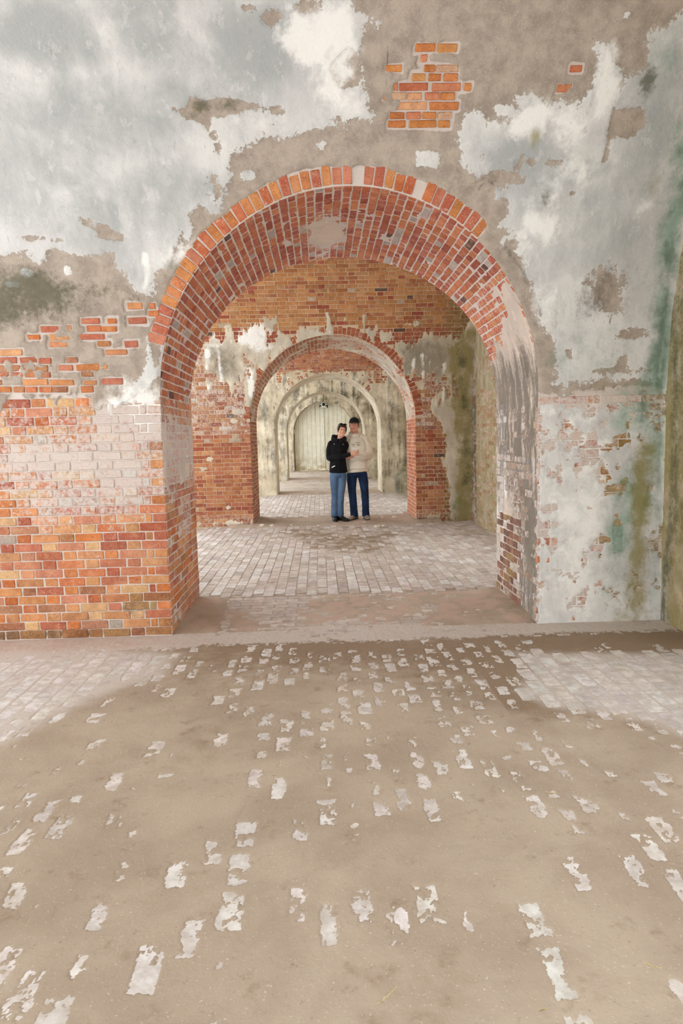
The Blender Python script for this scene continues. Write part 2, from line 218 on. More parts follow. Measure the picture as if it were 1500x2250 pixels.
# ------------------------------------------------------------------ materials
class NT:
    def __init__(self, name):
        self.mat = bpy.data.materials.new(name)
        self.mat.use_nodes = True
        self.t = self.mat.node_tree
        self.bsdf = self.t.nodes['Principled BSDF']
        self.bsdf.inputs['Roughness'].default_value = 0.9
        self.bsdf.inputs['Specular IOR Level'].default_value = 0.25

    def _set(self, sock, v):
        if isinstance(v, bpy.types.NodeSocket):
            self.t.links.new(v, sock)
        elif isinstance(v, tuple) and len(v) == 3 and sock.type == 'RGBA':
            sock.default_value = (*v, 1)
        else:
            sock.default_value = v

    def node(self, typ, **props):
        n = self.t.nodes.new(typ)
        for k, v in props.items():
            setattr(n, k, v)
        return n

    def pos(self):
        return self.node('ShaderNodeNewGeometry').outputs['Position']

    def scaled(self, vec, s):
        n = self.node('ShaderNodeVectorMath', operation='MULTIPLY')
        self._set(n.inputs[0], vec)
        n.inputs[1].default_value = s
        return n.outputs[0]

    def noise(self, vec, scale, detail=4.0, rough=0.55, dist=0.0):
        n = self.node('ShaderNodeTexNoise')
        self._set(n.inputs['Vector'], vec)
        n.inputs['Scale'].default_value = scale
        n.inputs['Detail'].default_value = detail
        n.inputs['Roughness'].default_value = rough
        n.inputs['Distortion'].default_value = dist
        return n.outputs['Fac']

    def voro(self, vec, scale, feature='F1'):
        n = self.node('ShaderNodeTexVoronoi', feature=feature)
        self._set(n.inputs['Vector'], vec)
        n.inputs['Scale'].default_value = scale
        return n.outputs['Distance']

    def m(self, op, a, b=0.0, c=None):
        n = self.node('ShaderNodeMath', operation=op)
        self._set(n.inputs[0], a)
        self._set(n.inputs[1], b)
        if c is not None:
            self._set(n.inputs[2], c)
        return n.outputs[0]

    def rng(self, v, a, b, lo=0.0, hi=1.0):
        n = self.node('ShaderNodeMapRange', interpolation_type='SMOOTHSTEP')
        self._set(n.inputs['Value'], v)
        n.inputs['From Min'].default_value = a
        n.inputs['From Max'].default_value = b
        n.inputs['To Min'].default_value = lo
        n.inputs['To Max'].default_value = hi
        return n.outputs['Result']

    def mix(self, f, a, b, blend='MIX'):
        n = self.node('ShaderNodeMix', data_type='RGBA', blend_type=blend)
        self._set(n.inputs[0], f)
        self._set(n.inputs[6], a)
        self._set(n.inputs[7], b)
        return n.outputs[2]

    def attr(self, name):
        n = self.node('ShaderNodeAttribute', attribute_name=name)
        s = self.node('ShaderNodeSeparateColor')
        self.t.links.new(n.outputs['Color'], s.inputs[0])
        return s.outputs[0], s.outputs[1], s.outputs[2], n.outputs['Alpha']

    def bump(self, h, strength=0.4, dist=0.01):
        n = self.node('ShaderNodeBump')
        n.inputs['Strength'].default_value = strength
        n.inputs['Distance'].default_value = dist
        self._set(n.inputs['Height'], h)
        self.t.links.new(n.outputs[0], self.bsdf.inputs['Normal'])

    def out(self, col, rough=None):
        self._set(self.bsdf.inputs['Base Color'], col)
        if rough is not None:
            self._set(self.bsdf.inputs['Roughness'], rough)
        return self.mat


def wall_material(name, mortar, render_a, render_b, coat_a, coat_b, coat_c, streak=0.25, rough_coat=0.3, flakes=1.0, gran=.25):
    """layers: mortar bed, brown render, pale coat; stains from the attributes 'coat' and 'stain'"""
    n = NT(name)
    p = n.pos()
    P, C, G, M = n.attr('coat')
    E, Y, Wt, K = n.attr('stain')
    fine = n.noise(p, 38, 4, 0.65)
    mid = n.noise(p, 9, 4, 0.62)
    big = n.noise(p, 2.3, 2, 0.6)
    st = n.noise(n.scaled(p, (13, 13, 1.6)), 1.0, 4, 0.6)
    grit = n.noise(p, 120, 1, 0.7)
    mp = n.rng(n.m('ADD', P, n.m('MULTIPLY', n.m('SUBTRACT', fine, 0.5), 0.9)), 0.48, 0.53)
    mc = n.rng(n.m('ADD', C, n.m('MULTIPLY', n.m('SUBTRACT', fine, 0.5), 0.35)), 0.47, 0.54)
    bed = n.mix(mid, mortar, tuple(v * 0.78 for v in mortar[:3]) + (1,))
    ren = n.mix(n.rng(mid, 0.32, 0.68), render_a, render_b)
    ren = n.mix(n.rng(grit, 0.55, 0.75, 0, 0.35), ren, tuple(min(1, v * 1.5) for v in render_a[:3]) + (1,))
    ren = n.mix(n.rng(fine, 0.6, 0.72, 0, 0.45), ren, tuple(v * 0.6 for v in render_b[:3]) + (1,))
    coat = n.mix(n.rng(big, 0.35, 0.65), coat_a, coat_b)
    blot = n.noise(n.scaled(p, (3.6, 3.6, 2.4)), 1.0, 6, 0.64, 0.5)
    gg = n.rng(n.m('ADD', G, n.m('MULTIPLY', n.m('SUBTRACT', n.m('ADD', n.m('MULTIPLY', blot, .7), n.m('MULTIPLY', st, .3)), 0.5), 1.7)), 0.05, 0.8)
    coat = n.mix(n.m('MULTIPLY', gg, 0.85), coat, coat_c)
    coat = n.mix(n.rng(st, 0.60, 0.74, 0, streak), coat, tuple(min(1, v * 1.25) for v in coat_a[:3]) + (1,))
    coat = n.mix(n.rng(st, 0.40, 0.26, 0, streak), coat, tuple(v * 0.55 for v in coat_c[:3]) + (1,))
    coat = n.mix(n.rng(mid, 0.62, 0.72, 0, rough_coat), coat, render_a)
    flake = n.noise(n.scaled(p, (9, 9, 6)), 1.0, 5, .65, .3)
    coat = n.mix(n.rng(flake, .60, .625, 0, .30 * flakes), coat, tuple(min(1, v * 1.18) for v in coat_a[:3]) + (1,))
    coat = n.mix(n.rng(flake, .40, .375, 0, .25 * flakes), coat, tuple(v * .84 for v in coat_c[:3]) + (1,))
    pit = n.noise(p, 75, 2, .7)
    coat = n.mix(n.rng(pit, .64, .72, 0, gran), coat, tuple(v * .5 for v in coat_c[:3]) + (1,))
    coat = n.mix(n.rng(pit, .36, .28, 0, gran), coat, tuple(min(1, v * 1.15) for v in coat_a[:3]) + (1,))
    col = n.mix(mc, bed, ren)
    col = n.mix(mp, col, coat)

    blot2 = n.noise(p, 5, 6, 0.72)

    def stain(col, f, colour, lo=0.25, hi=0.75, amt=0.85, nz=blot2, a=1.6):
        s = n.rng(n.m('ADD', f, n.m('MULTIPLY', n.m('SUBTRACT', nz, 0.5), a)), lo, hi, 0, amt)
        s = n.m('MULTIPLY', s, n.rng(f, 0.02, 0.15))
        return n.mix(s, col, colour)
    col = stain(col, Wt, rgb(240, 238, 234), 0.3, 0.75, 0.9)
    green = n.mix(n.rng(n.m('ADD', n.m('MULTIPLY', st, .5), n.m('MULTIPLY', mid, .5)), .4, .6), rgb(66, 104, 76), rgb(136, 164, 146))
    col = stain(col, E, green, 0.2, 0.95, 0.8)
    col = stain(col, Y, rgb(138, 124, 58), 0.25, 0.95, 0.75, blot2)
    col = stain(col, M, rgb(80, 80, 58), 0.3, 1.0, 0.75, n.m('ADD', n.m('MULTIPLY', blot2, .6), n.m('MULTIPLY', fine, .4)), 2.4)
    col = stain(col, K, rgb(92, 84, 74), 0.3, 0.95, 0.75, n.m('ADD', n.m('MULTIPLY', st, .5), n.m('MULTIPLY', fine, .5)), 1.8)
    h = n.m('ADD', n.m('MULTIPLY', mid, 0.5), n.m('ADD', n.m('MULTIPLY', fine, 0.5), n.m('MULTIPLY', mp, 0.35)))
    h = n.m('ADD', h, n.m('MULTIPLY', grit, 0.12))
    n.bump(h, 0.45, 0.012)
    return n.out(col, 0.92)


def brick_material(name, joined):
    n = NT(name)
    p = n.pos()
    if joined:
        a = n.node('ShaderNodeAttribute', attribute_name='tint')
        tint, wash = a.outputs['Color'], a.outputs['Alpha']
    else:
        a = n.node('ShaderNodeObjectInfo')
        tint, wash = a.outputs['Color'], a.outputs['Alpha']
    fine = n.noise(p, 60, 3, 0.65)
    mid = n.noise(p, 17, 4, 0.65)
    grit = n.noise(p, 190, 0, 0.7)
    var = n.noise(p, 9, 3, .6)
    col = n.mix(n.rng(mid, 0.3, 0.7), n.mix(1.0, tint, rgb(222, 216, 214), 'MULTIPLY'), tint)
    col = n.mix(n.rng(var, 0.5, 0.72, 0, .6), col, n.mix(.5, tint, rgb(214, 168, 128)))
    col = n.mix(n.rng(var, 0.5, 0.3, 0, .5), col, n.mix(.4, tint, rgb(150, 96, 76)))
    col = n.mix(n.rng(fine, 0.58, 0.70, 0, 0.5), col, n.mix(0.35, tint, rgb(232, 190, 150)))
    col = n.mix(n.rng(fine, 0.36, 0.28, 0, 0.7), col, n.mix(1.0, tint, rgb(120, 105, 100), 'MULTIPLY'))
    col = n.mix(n.rng(grit, 0.70, 0.78, 0, 0.5), col, rgb(226, 205, 176))
    col = n.mix(n.rng(grit, 0.28, 0.22, 0, 0.6), col, rgb(70, 48, 40))
    wn_ = n.noise(p, 30, 5, 0.7)
    wm = n.rng(n.m('ADD', wash, n.m('MULTIPLY', n.m('SUBTRACT', wn_, 0.5), 1.9)), 0.25, 0.8, 0, 0.86)
    wm = n.m('MULTIPLY', wm, n.rng(wash, 0.02, 0.12))
    col = n.mix(wm, col, n.mix(fine, rgb(196, 186, 180), rgb(218, 211, 205)))
    n.bump(n.m('ADD', n.m('MULTIPLY', fine, 0.6), n.m('MULTIPLY', grit, 0.3)), 0.5, 0.006)
    return n.out(col, 0.88)


MAT = {}
MAT['brick'] = brick_material('brick_clay', False)
MAT['brick_joined'] = brick_material('brick_clay_joined', True)
MAT['wall_one'] = wall_material('weathered_plaster', rgb(216, 204, 196), rgb(180, 166, 153), rgb(154, 141, 130),
                                rgb(220, 218, 215), rgb(202, 200, 199), rgb(162, 165, 164), 0.3, 0.06, .6)
MAT['wall_two'] = wall_material('lime_crusted_brickwork', rgb(210, 186, 158), rgb(190, 176, 155), rgb(166, 150, 130),
                                rgb(218, 208, 190), rgb(192, 182, 166), rgb(134, 124, 108), 0.8, 0.3, .5, .5)
MAT['wall_three'] = wall_material('cream_lime_crust', rgb(205, 185, 160), rgb(205, 190, 164), rgb(165, 148, 124),
                                  rgb(226, 214, 190), rgb(202, 188, 162), rgb(138, 124, 100), 0.95, 0.45, .3, .6)
MAT['arch_one'] = wall_material('grimy_lime', rgb(216, 204, 196), rgb(186, 170, 154), rgb(150, 134, 120),
                                rgb(212, 196, 180), rgb(194, 180, 168), rgb(124, 114, 106), 0.75, 0.2, .5, .5)

# ------------------------------------------------------------------ bricks
PALETTE_ONE = [(204, 126, 74), (196, 112, 70), (190, 112, 86), (206, 138, 88), (184, 100, 76), (210, 152, 104), (168, 112, 84),
               (202, 112, 58), (196, 126, 98), (176, 96, 76), (200, 134, 92), (188, 130, 88)]
PALETTE_TWO = [(172, 104, 66), (162, 90, 60), (178, 114, 74), (154, 80, 56), (146, 76, 58), (168, 98, 70), (182, 122, 80)]
PALETTE_OCHRE = [(182, 124, 72), (174, 114, 64), (188, 132, 82), (164, 102, 60), (178, 118, 70), (160, 92, 58), (170, 122, 78)]
PALETTE_SOFFIT = [(178, 92, 66), (186, 104, 72), (166, 80, 62), (190, 112, 76), (172, 90, 72), (196, 116, 74), (160, 76, 62), (188, 98, 60)]


def brick_shape(L, H, depth, ch, seed):
    """worn brick: eight-cornered face, chamfer, sides; x length, z height, face looks to -y"""
    r = random.Random(seed)
    c = min(L, H) * 0.08
    out = [(-L / 2 + c, -H / 2), (L / 2 - c, -H / 2), (L / 2, -H / 2 + c), (L / 2, H / 2 - c),
           (L / 2 - c, H / 2), (-L / 2 + c, H / 2), (-L / 2, H / 2 - c), (-L / 2, -H / 2 + c)]
    j = ch * 0.55
    out = [(x + r.uniform(-j, j), z + r.uniform(-j, j)) for x, z in out]
    kx, kz = 1 - 2 * ch / L, 1 - 2 * ch / H
    tx, tz = r.uniform(-1, 1) * ch * 0.35, r.uniform(-1, 1) * ch * 0.35
    V = [(x * kx, tx * x / L + tz * z / H + r.uniform(0, ch * 0.25), z * kz) for x, z in out]
    V += [(x, ch * r.uniform(0.8, 1.3), z) for x, z in out]
    V += [(x, depth, z) for x, z in out]
    Fc = [tuple(range(8))]
    for k in range(8):
        a, b = k, (k + 1) % 8
        Fc.append((a, a + 8, b + 8, b))
        Fc.append((a + 8, a + 16, b + 16, b + 8))
    return V, Fc


SHAPES = {}


def shape_mesh(key, L, H, depth, ch, mat):
    if key not in SHAPES:
        V, Fc = brick_shape(L, H, depth, ch, hash(key) % 9973 if not isinstance(key, tuple) else sum(int(1000 * k) if isinstance(k, float) else len(str(k)) * 7 + (k if isinstance(k, int) else 0) for k in key))
        m = bpy.data.meshes.new('brick')
        m.from_pydata(V, [], Fc)
        m.update()
        m.materials.append(mat)
        SHAPES[key] = (m, V, Fc)
    return SHAPES[key]


class Bricks:
    """collects the bricks of one thing; the largest in view become parts of their own, the rest one part"""

    def __init__(self, parent, name='brick', mat='brick', ch=0.0045, depth=0.035):
        self.parent, self.name, self.mat, self.ch, self.depth = parent, name, mat, ch, depth
        self.items = []

    def add(self, origin, ax, up, nrm, L, H, col, wash, score=None):
        """ax along the length, up across it, nrm out of the wall"""
        self.items.append((Vector(origin), Vector(ax), Vector(up), Vector(nrm), L, H, col, wash, score))

    def build(self, limit=300):
        cpos = Vector((CAMX, 0, CAMZ))

        def score(it):
            d = it[0] - cpos
            if it[8] is not None and it[8] < 0:
                return it[8]
            return it[4] * it[5] * abs(d.normalized().dot(it[3])) / max(d.length_squared, .1) * (it[8] or 1)
        self.items.sort(key=score, reverse=True)
        VV, FF, CC = [], [], []
        for k, (o, ax, up, nr, L, H, col, wash, sc) in enumerate(self.items):
            var = k % 7
            size = min((0.045, 0.095, 0.14, 0.192, 0.24, 0.40), key=lambda s: abs(s - L))
            m, V, Fc = shape_mesh((self.mat, size, round(self.ch, 4), var), size, 0.056 if self.mat == 'brick' else 0.094, self.depth, self.ch, MAT[self.mat])
            H0 = 0.056 if self.mat == 'brick' else 0.094
            tw = math.sin(k * 12.9898) * 0.012
            ax2 = (ax + up * tw).normalized()
            up2 = (up - ax * tw).normalized()
            M = Matrix((( ax2.x * L / size, -nr.x, up2.x * H / H0, o.x),
                        ( ax2.y * L / size, -nr.y, up2.y * H / H0, o.y),
                        ( ax2.z * L / size, -nr.z, up2.z * H / H0, o.z), (0, 0, 0, 1)))
            c = rgb(*[v * .9 + w_ * .1 for v, w_ in zip(col, (224, 184, 150))])
            if k < limit and score(self.items[k]) > 0:
                b = bpy.data.objects.new(self.name, m)
                link(b, self.parent)
                b.matrix_parent_inverse = self.parent.matrix_basis.inverted()
                b.matrix_basis = M
                b.color = (c[0], c[1], c[2], wash)
            else:
                n0 = len(VV)
                VV += [M @ Vector(v) for v in V]
                FF += [tuple(i + n0 for i in f) for f in Fc]
                CC += [(c[0], c[1], c[2], wash)] * len(V)
        if VV:
            o = mesh_obj(self.name + '_courses', VV, FF, MAT[self.mat + '_joined'], self.parent)
            o.matrix_parent_inverse = self.parent.matrix_basis.inverted()
            set_attr(o.data, 'tint', np.array(CC))
            tag(o, kind='stuff')


def vary(c, k=14):
    d = rng.uniform(-k, k)
    return tuple(max(5, min(250, v + d + rng.uniform(-2, 2))) for v in c)


# ------------------------------------------------------------------ wall surfaces
def u_of(z):
    h = np.clip(np.asarray(z, float) - ZS, 0, R * .999)
    return R - np.sqrt(R * R - h * h)


def wall_point(X, s, D, back=False, lift=0.0):
    """point on the face of a wall at distance D: s runs up the wall and on along the vault"""
    th = np.maximum(s - ZS, 0) / R
    z = np.where(s <= ZS, s, ZS + R * np.sin(th))
    u = np.where(s <= ZS, 0, R * (1 - np.cos(th)))
    ny, nz = -np.cos(th), -np.sin(th)          # out of the wall, front face
    sg = -1.0 if back else 1.0
    y = (D - u + ny * lift) if not back else (D + u - ny * lift)
    return np.stack([X, y, z + nz * lift], -1)


def s_of_z(z):
    z = np.asarray(z, float)
    return np.where(z <= ZS, z, ZS + R * np.arcsin(np.clip((z - ZS) / R, -1, 1)))


def opening_snap(X, s):
    """inside mask and the nearest edge of the arch opening in wall coordinates"""
    th = np.maximum(s - ZS, 0) / R
    z = np.where(s <= ZS, s, ZS + R * np.sin(th))
    zz = np.maximum(z - ZS, 0) / RISE
    rad = np.hypot(X / W, zz)
    inside = np.where(z <= ZS, np.abs(X) < W, rad < 1)
    k = 1 / np.maximum(rad, 1e-6)
    Xs = np.where(z <= ZS, np.sign(X + 1e-9) * W, X * k)
    zs_ = np.where(z <= ZS, z, ZS + zz * k * RISE)
    return inside, Xs, s_of_z(zs_)


def wall_sheet(name, D, xs, ss, mat, fields=None, back=False, parent=None, hole=True):
    X, S = np.meshgrid(xs, ss)
    nx, ns = len(xs), len(ss)
    X = X.ravel()
    S = S.ravel()
    idx = np.arange(nx * ns).reshape(ns, nx)
    Q = np.stack([idx[:-1, :-1], idx[:-1, 1:], idx[1:, 1:], idx[1:, :-1]], -1).reshape(-1, 4)
    if back:
        Q = Q[:, ::-1]
    ox = X.copy()
    if hole:
        ins, Xs, Ss = opening_snap(X, S)
        keep = ~ins[Q].all(1)
        Q = Q[keep]
        used_in = np.zeros(len(X), bool)
        used_in[Q[ins[Q]]] = True
        X = np.where(used_in, Xs, X)
        S = np.where(used_in, Ss, S)
    lift = np.zeros(len(X))
    coat = stain = None
    if fields:
        lift, coat, stain = fields(X, S)
        if hole:
            # the coat dies away to nothing at the arris
            i2, Xe, Se = opening_snap(X, S)
            d = np.where(S <= ZS, np.abs(X) - W, (np.hypot(X / W, np.maximum(S - ZS, 0) / RISE) - 1) * W)
            lift = lift * np.clip(d / 0.02, 0, 1)
    V = wall_point(X, S, D, back, lift)
    used = np.zeros(len(X), bool)
    used[Q] = True
    remap = np.cumsum(used) - 1
    m = fast_mesh(name, V[used], remap[Q], mat)
    n = int(used.sum())
    if coat is None:
        coat = np.tile([1., 1., .4, 0.], (n, 1))
        stain = np.zeros((n, 4))
    else:
        coat, stain = coat[used], stain[used]
    set_attr(m, 'coat', coat)
    set_attr(m, 'stain', stain)
    return link(bpy.data.objects.new(name, m), parent)


def fields_from(L, C=None, ragged=1.0, lift_p=0.006, lift_c=0.012, base=-1.0, seed=3, g0=.18, sx=5.0, sy=5.0, post=None):
    def f(X, S):
        nz = fbm(X * sx, S * sy, 6, seed, 0.62) - 0.5
        n2 = fbm(X * 2.1 + 5, S * 2.1, 3, seed + 40) - 0.5
        P = hard_field(L.get('P', []), X, S, base) * 0.5 + 0.5
        P = np.clip(P + nz * 0.95 * ragged + n2 * 0.25 * ragged, 0, 1)
        c = C(X, S, nz) if C else np.zeros(len(X))
        blot = {'E': np.clip(.25 + 1.5 * fbm(X * 5, S * 3.2, 5, seed + 61, .66), 0, 1.25), 'M': np.clip(.2 + 1.6 * fbm(X * 5, S * 6, 5, seed + 67, .68), 0, 1.3),
                'Y': np.clip(.3 + 1.3 * fbm(X * 7, S * 3, 5, seed + 71, .66), 0, 1.2), 'W': np.clip(.15 + 1.7 * fbm(X * 6, S * 4.5, 5, seed + 79, .68), 0, 1.25), 'K': np.clip(.1 + 1.7 * fbm(X * 9, S * 7, 5, seed + 73, .68), 0, 1.3)}
        g = lambda k: soft_field(L.get(k, []), X, S) * blot.get(k, 1.0)
        lift = sstep(.42, .58, c) * lift_c + sstep(.44, .56, P) * lift_p + (fbm(X * 3, S * 3, 4, seed + 9) - .5) * 0.006
        if post:
            P, c, lift = post(X, S, P, c, lift, nz)
        coat = np.stack([P, c, np.clip(g('G') + g0, 0, 1), np.clip(g('M'), 0, 1)], -1)
        stain = np.stack([np.clip(g('E'), 0, 1), np.clip(g('Y'), 0, 1), np.clip(g('W'), 0, 1), np.clip(g('K'), 0, 1)], -1)
        return lift, coat, stain
    return f


def spaced(a, b, step):
    return np.linspace(a, b, max(2, int(round((b - a) / step)) + 1))


def arch_path():
    """profile of the opening from the left foot over the crown to the right foot: (q, X, z, angle)"""
    pts = []
    for z in np.arange(0, ZS, .03):
        pts.append((-W, z))
    for a in np.linspace(0, math.pi, 110):
        pts.append((-W * math.cos(a), ZS + RISE * math.sin(a)))
    for z in np.arange(0, ZS, .03)[::-1]:
        pts.append((W, z))
    return np.array(pts)


PATH = arch_path()
SEG = np.hypot(*(PATH[1:] - PATH[:-1]).T)
QLEN = np.concatenate([[0], np.cumsum(SEG)])
QTOT = QLEN[-1]


def path_at(q):
    X = np.interp(q, QLEN, PATH[:, 0])
    z = np.interp(q, QLEN, PATH[:, 1])
    e = .01
    dx = np.interp(q + e, QLEN, PATH[:, 0]) - np.interp(q - e, QLEN, PATH[:, 0])
    dz = np.interp(q + e, QLEN, PATH[:, 1]) - np.interp(q - e, QLEN, PATH[:, 1])
    n = np.hypot(dx, dz)
    return X, z, dx / n, dz / n


def soffit_sheet(name, D, dq, dd, mat, fields=None, parent=None, kind='structure'):
    qs = spaced(0, QTOT, dq)
    X, z, tx, tz = path_at(qs)
    nx, nz = tz, -tx                     # towards the axis of the arch
    u = u_of(z)
    nd = max(2, int(round(T / dd)) + 1)
    t = np.linspace(0, 1, nd)
    Q_, T_ = np.meshgrid(qs, t, indexing='ij')
    y0 = D - u
    y1 = D + T + u
    Y = y0[:, None] + (y1 - y0)[:, None] * t[None, :]
    lift = np.zeros_like(Y)
    coat = np.tile([1., 1., .4, 0.], (Y.size, 1))
    stain = np.zeros((Y.size, 4))
    if fields:
        l, coat, stain = fields(Q_.ravel(), (Y - D).ravel())
        lift = l.reshape(Y.shape) * np.clip(np.minimum(t, 1 - t) / .02, 0, 1)[None, :]
    V = np.stack([X[:, None] + nx[:, None] * lift, Y, z[:, None] + nz[:, None] * lift], -1).reshape(-1, 3)
    idx = np.arange(len(qs) * nd).reshape(len(qs), nd)
    F = np.stack([idx[:-1, :-1], idx[:-1, 1:], idx[1:, 1:], idx[1:, :-1]], -1).reshape(-1, 4)
    m = fast_mesh(name, V, F, mat)
    set_attr(m, 'coat', coat)
    set_attr(m, 'stain', stain)
    o = link(bpy.data.objects.new(name, m), parent)
    return tag(o, kind=kind)


def bond(length, row, start=0.0):
    """bricks of one course measured from a corner: stretcher and header in turn, closers at the quoin"""
    seq = []
    x = start
    if row % 2 == 0:
        pat = [0.192, 0.095]
    else:
        seq.append((x, x + 0.095))
        x += 0.105
        seq.append((x, x + 0.045))
        x += 0.055
        pat = [0.192, 0.095]
    k = 0
    while x < length:
        L = pat[k % 2] * rng.uniform(.97, 1.03)
        seq.append((x, min(x + L, length + .05)))
        x += L + 0.0105
        k += 1
    return seq


def course_bricks(B, D, X_from, sign, length, s0, s1, colour, pitch=0.0655, lift=0.007, skip=None):
    row = 0
    s = s0
    while s + pitch * .8 < s1:
        for a, b in bond(length, row):
            L = b - a
            if L < 0.03:
                continue
            X = X_from + sign * (a + b) / 2
            sm = s + pitch / 2 + (vnoise(X * 1.5, s * 3, 77) - .5) * .006
            if skip and skip(X, sm, L):
                continue
            c, wsh, up_l = colour(X, sm)
            pt = wall_point(np.array([X]), np.array([sm]), D, False, lift + up_l + rng.uniform(-.0025, .0025))[0]
            th = max(float(sm) - ZS, 0) / R
            B.add(pt, (1, 0, 0), (0, -math.sin(th), math.cos(th)), (0, -math.cos(th), -math.sin(th)),
                  L, 0.0582 * rng.uniform(.96, 1.04), c, wsh)
        s += pitch
        row += 1


def soffit_bricks(B, D, q0, q1, colour, lift=0.0035, pitch=0.0632, skip=None, y_from=0.0, y_to=None):
    q = q0
    row = 0
    while q + pitch * .7 < q1:
        qc = q + pitch / 2
        X, z, tx, tz = [float(v) for v in path_at(qc)]
        u = float(u_of(z))
        ya, yb = D - u + .004, D + T + u - .004
        if y_to is not None:
            yb = min(yb, D + y_to)
        y = ya
        k = 0
        arch = z > ZS + .02
        first = rng.choice((.095, .192)) if not arch else (.095 if row % 2 else .05)
        while y < yb - .02:
            if arch:
                L = (.098 if row % 2 else .194) * rng.uniform(.94, 1.06)
                if k == 0:
                    L = first
            else:
                L = (.192, .095)[(k + row) % 2] * rng.uniform(.97, 1.03)
            L = min(L, yb - y)
            if L > .025:
                yc = y + L / 2
                if not (skip and skip(qc, yc - D)):
                    c, wsh, up_l = colour(qc, yc - D, z)
                    n = Vector((tz, 0, -tx))
                    o = Vector((X, yc, z)) + n * (lift + up_l + rng.uniform(-.002, .003))
                    B.add(o, (0, 1, 0), (tx, 0, tz), n, L, (.0535 if arch else .0575) * rng.uniform(.95, 1.04), c, wsh)
            y += L + .0125
            k += 1
        q += pitch
        row += 1


def ring_bricks(B, D, a0, a1, colour, lift=0.0095, length=0.115, keep=None):
    """voussoirs standing on the face round the opening, angles measured from the left springing"""
    q = QLEN[np.argmin(np.abs(PATH[:, 1] - ZS))]
    n = int((a1 - a0) * 1.37 / 0.066)
    for k in range(n):
        a = a0 + (a1 - a0) * (k + .5) / n
        if keep and not keep(a):
            continue
        L = length * rng.uniform(.85, 1.2)
        ca, sa = math.cos(a), math.sin(a)
        e = Vector((-ca * RISE, sa * W)).normalized()      # outward in the X-z plane
        Xc, zc = -W * ca + e.x * (L / 2 + .004), ZS + RISE * sa + e.y * (L / 2 + .004)
        s = float(s_of_z(zc))
        th = max(s - ZS, 0) / R
        nr = Vector((0, -math.cos(th), -math.sin(th)))
        upv = Vector((0, -math.sin(th), math.cos(th)))
        ax = (Vector((1, 0, 0)) * e.x + upv * e.y).normalized()
        side = nr.cross(ax)
        p = Vector(wall_point(np.array([Xc]), np.array([s]), D, False, lift + rng.uniform(-.003, .003))[0])
        c, wsh = colour(a)
        B.add(p, ax, -side, nr, L, .0605 * rng.uniform(.94, 1.04), c, wsh)


Q_SPRING = ZS
Q_ARC = QTOT - 2 * ZS
Q_CROWN = QTOT / 2

# ---- first wall
L1 = PAINT['W1']
EX = PAINT['EX1']


L1['W'].append([['P', [[1.37, .0], [1.98, .0], [1.93, .9], [1.98, 1.7], [1.37, 1.7]]], .5, .2])


def post_one(X, S, P, c, lift, nz):
    # lime slurry in patches over the bricks of the right pier
    low = (X > W - .01) & (S < 1.76)
    n2 = fbm(X * 8, S * 8, 5, 95, .65) - .5
    t = sstep(1.76, 1.55, S)
    P2 = np.clip(.63 + n2 * 1.5 + .25 * sstep(.5, .0, S), 0, 1)
    P = np.where(low, P2 * t + P * (1 - t), P)
    lift = np.where(low, lift * (1 - t) + t * (sstep(.40, .62, P2) * .009 + nz * .006), lift)
    c = np.where(low, np.maximum(c, .35 + n2), c)
    return np.clip(P, 0, 1), np.clip(c, 0, 1), lift


def ring_distance(X, S):
    th = np.maximum(S - ZS, 0) / R
    z = np.where(S <= ZS, S, ZS + R * np.sin(th))
    d = (np.hypot(X / W, np.maximum(z - ZS, 0) / RISE) - 1) * W
    a = np.degrees(np.arctan2((z - ZS) / RISE, -X / W))
    return d, a


def c_one(X, S, nz):
    """brown render: everywhere above the springing, except round the bared bricks"""
    c = sstep(1.72, 1.82, S + nz * .5)
    c = np.where(X > W, sstep(1.70, 1.80, S + nz * .2), c)
    for a, b, s0, s1 in EX:
        dx = np.maximum(np.maximum(a - .004 - X, X - b - .004), 0)
        ds = np.maximum(np.maximum(s0 - .004 - S, S - s1 - .004), 0)
        d = np.hypot(dx, ds)
        c = np.minimum(c, np.clip(d / .024 + .16 + nz * 2.2, 0, 1))
    d, a = ring_distance(X, S)
    on = sstep(13, 19, a) * (1 - sstep(124, 136, a))
    return np.minimum(c, np.clip((d - .092) / .03 + nz * 2.2, 0, 1) * on + 1 - on)


xs = np.concatenate([spaced(XL, -2.8, .08)[:-1], spaced(-2.8, XR, .0118)])
ss = np.concatenate([[-.05], spaced(0, 4.25, .0118), spaced(4.25, 4.7, .06)[1:]])
wall_front = wall_sheet('wall_front', D1, xs, ss, MAT['wall_one'], fields_from(L1, c_one, 1.0, post=post_one))
tag(wall_front, 'weathered plaster and brick wall pierced by the nearest and largest arch', None, None, 'structure')
B1 = Bricks(wall_front)


def white_band(X, z):
    """the whitewashed belt across the left pier"""
    f = math.exp(-((z - 1.28) / .42) ** 2) * (.66 + .14 * math.sin(X * 3 + 1))
    f += .45 * math.exp(-((z - 1.62) / .2) ** 2) * (1 if X > -1.9 else .1)
    f -= .45 * max(0, 1 - abs(X + 1.42) / .10) * (1 if z < 1.45 else 0)
    f -= .3 * max(0, 1.0 - z) 
    return f


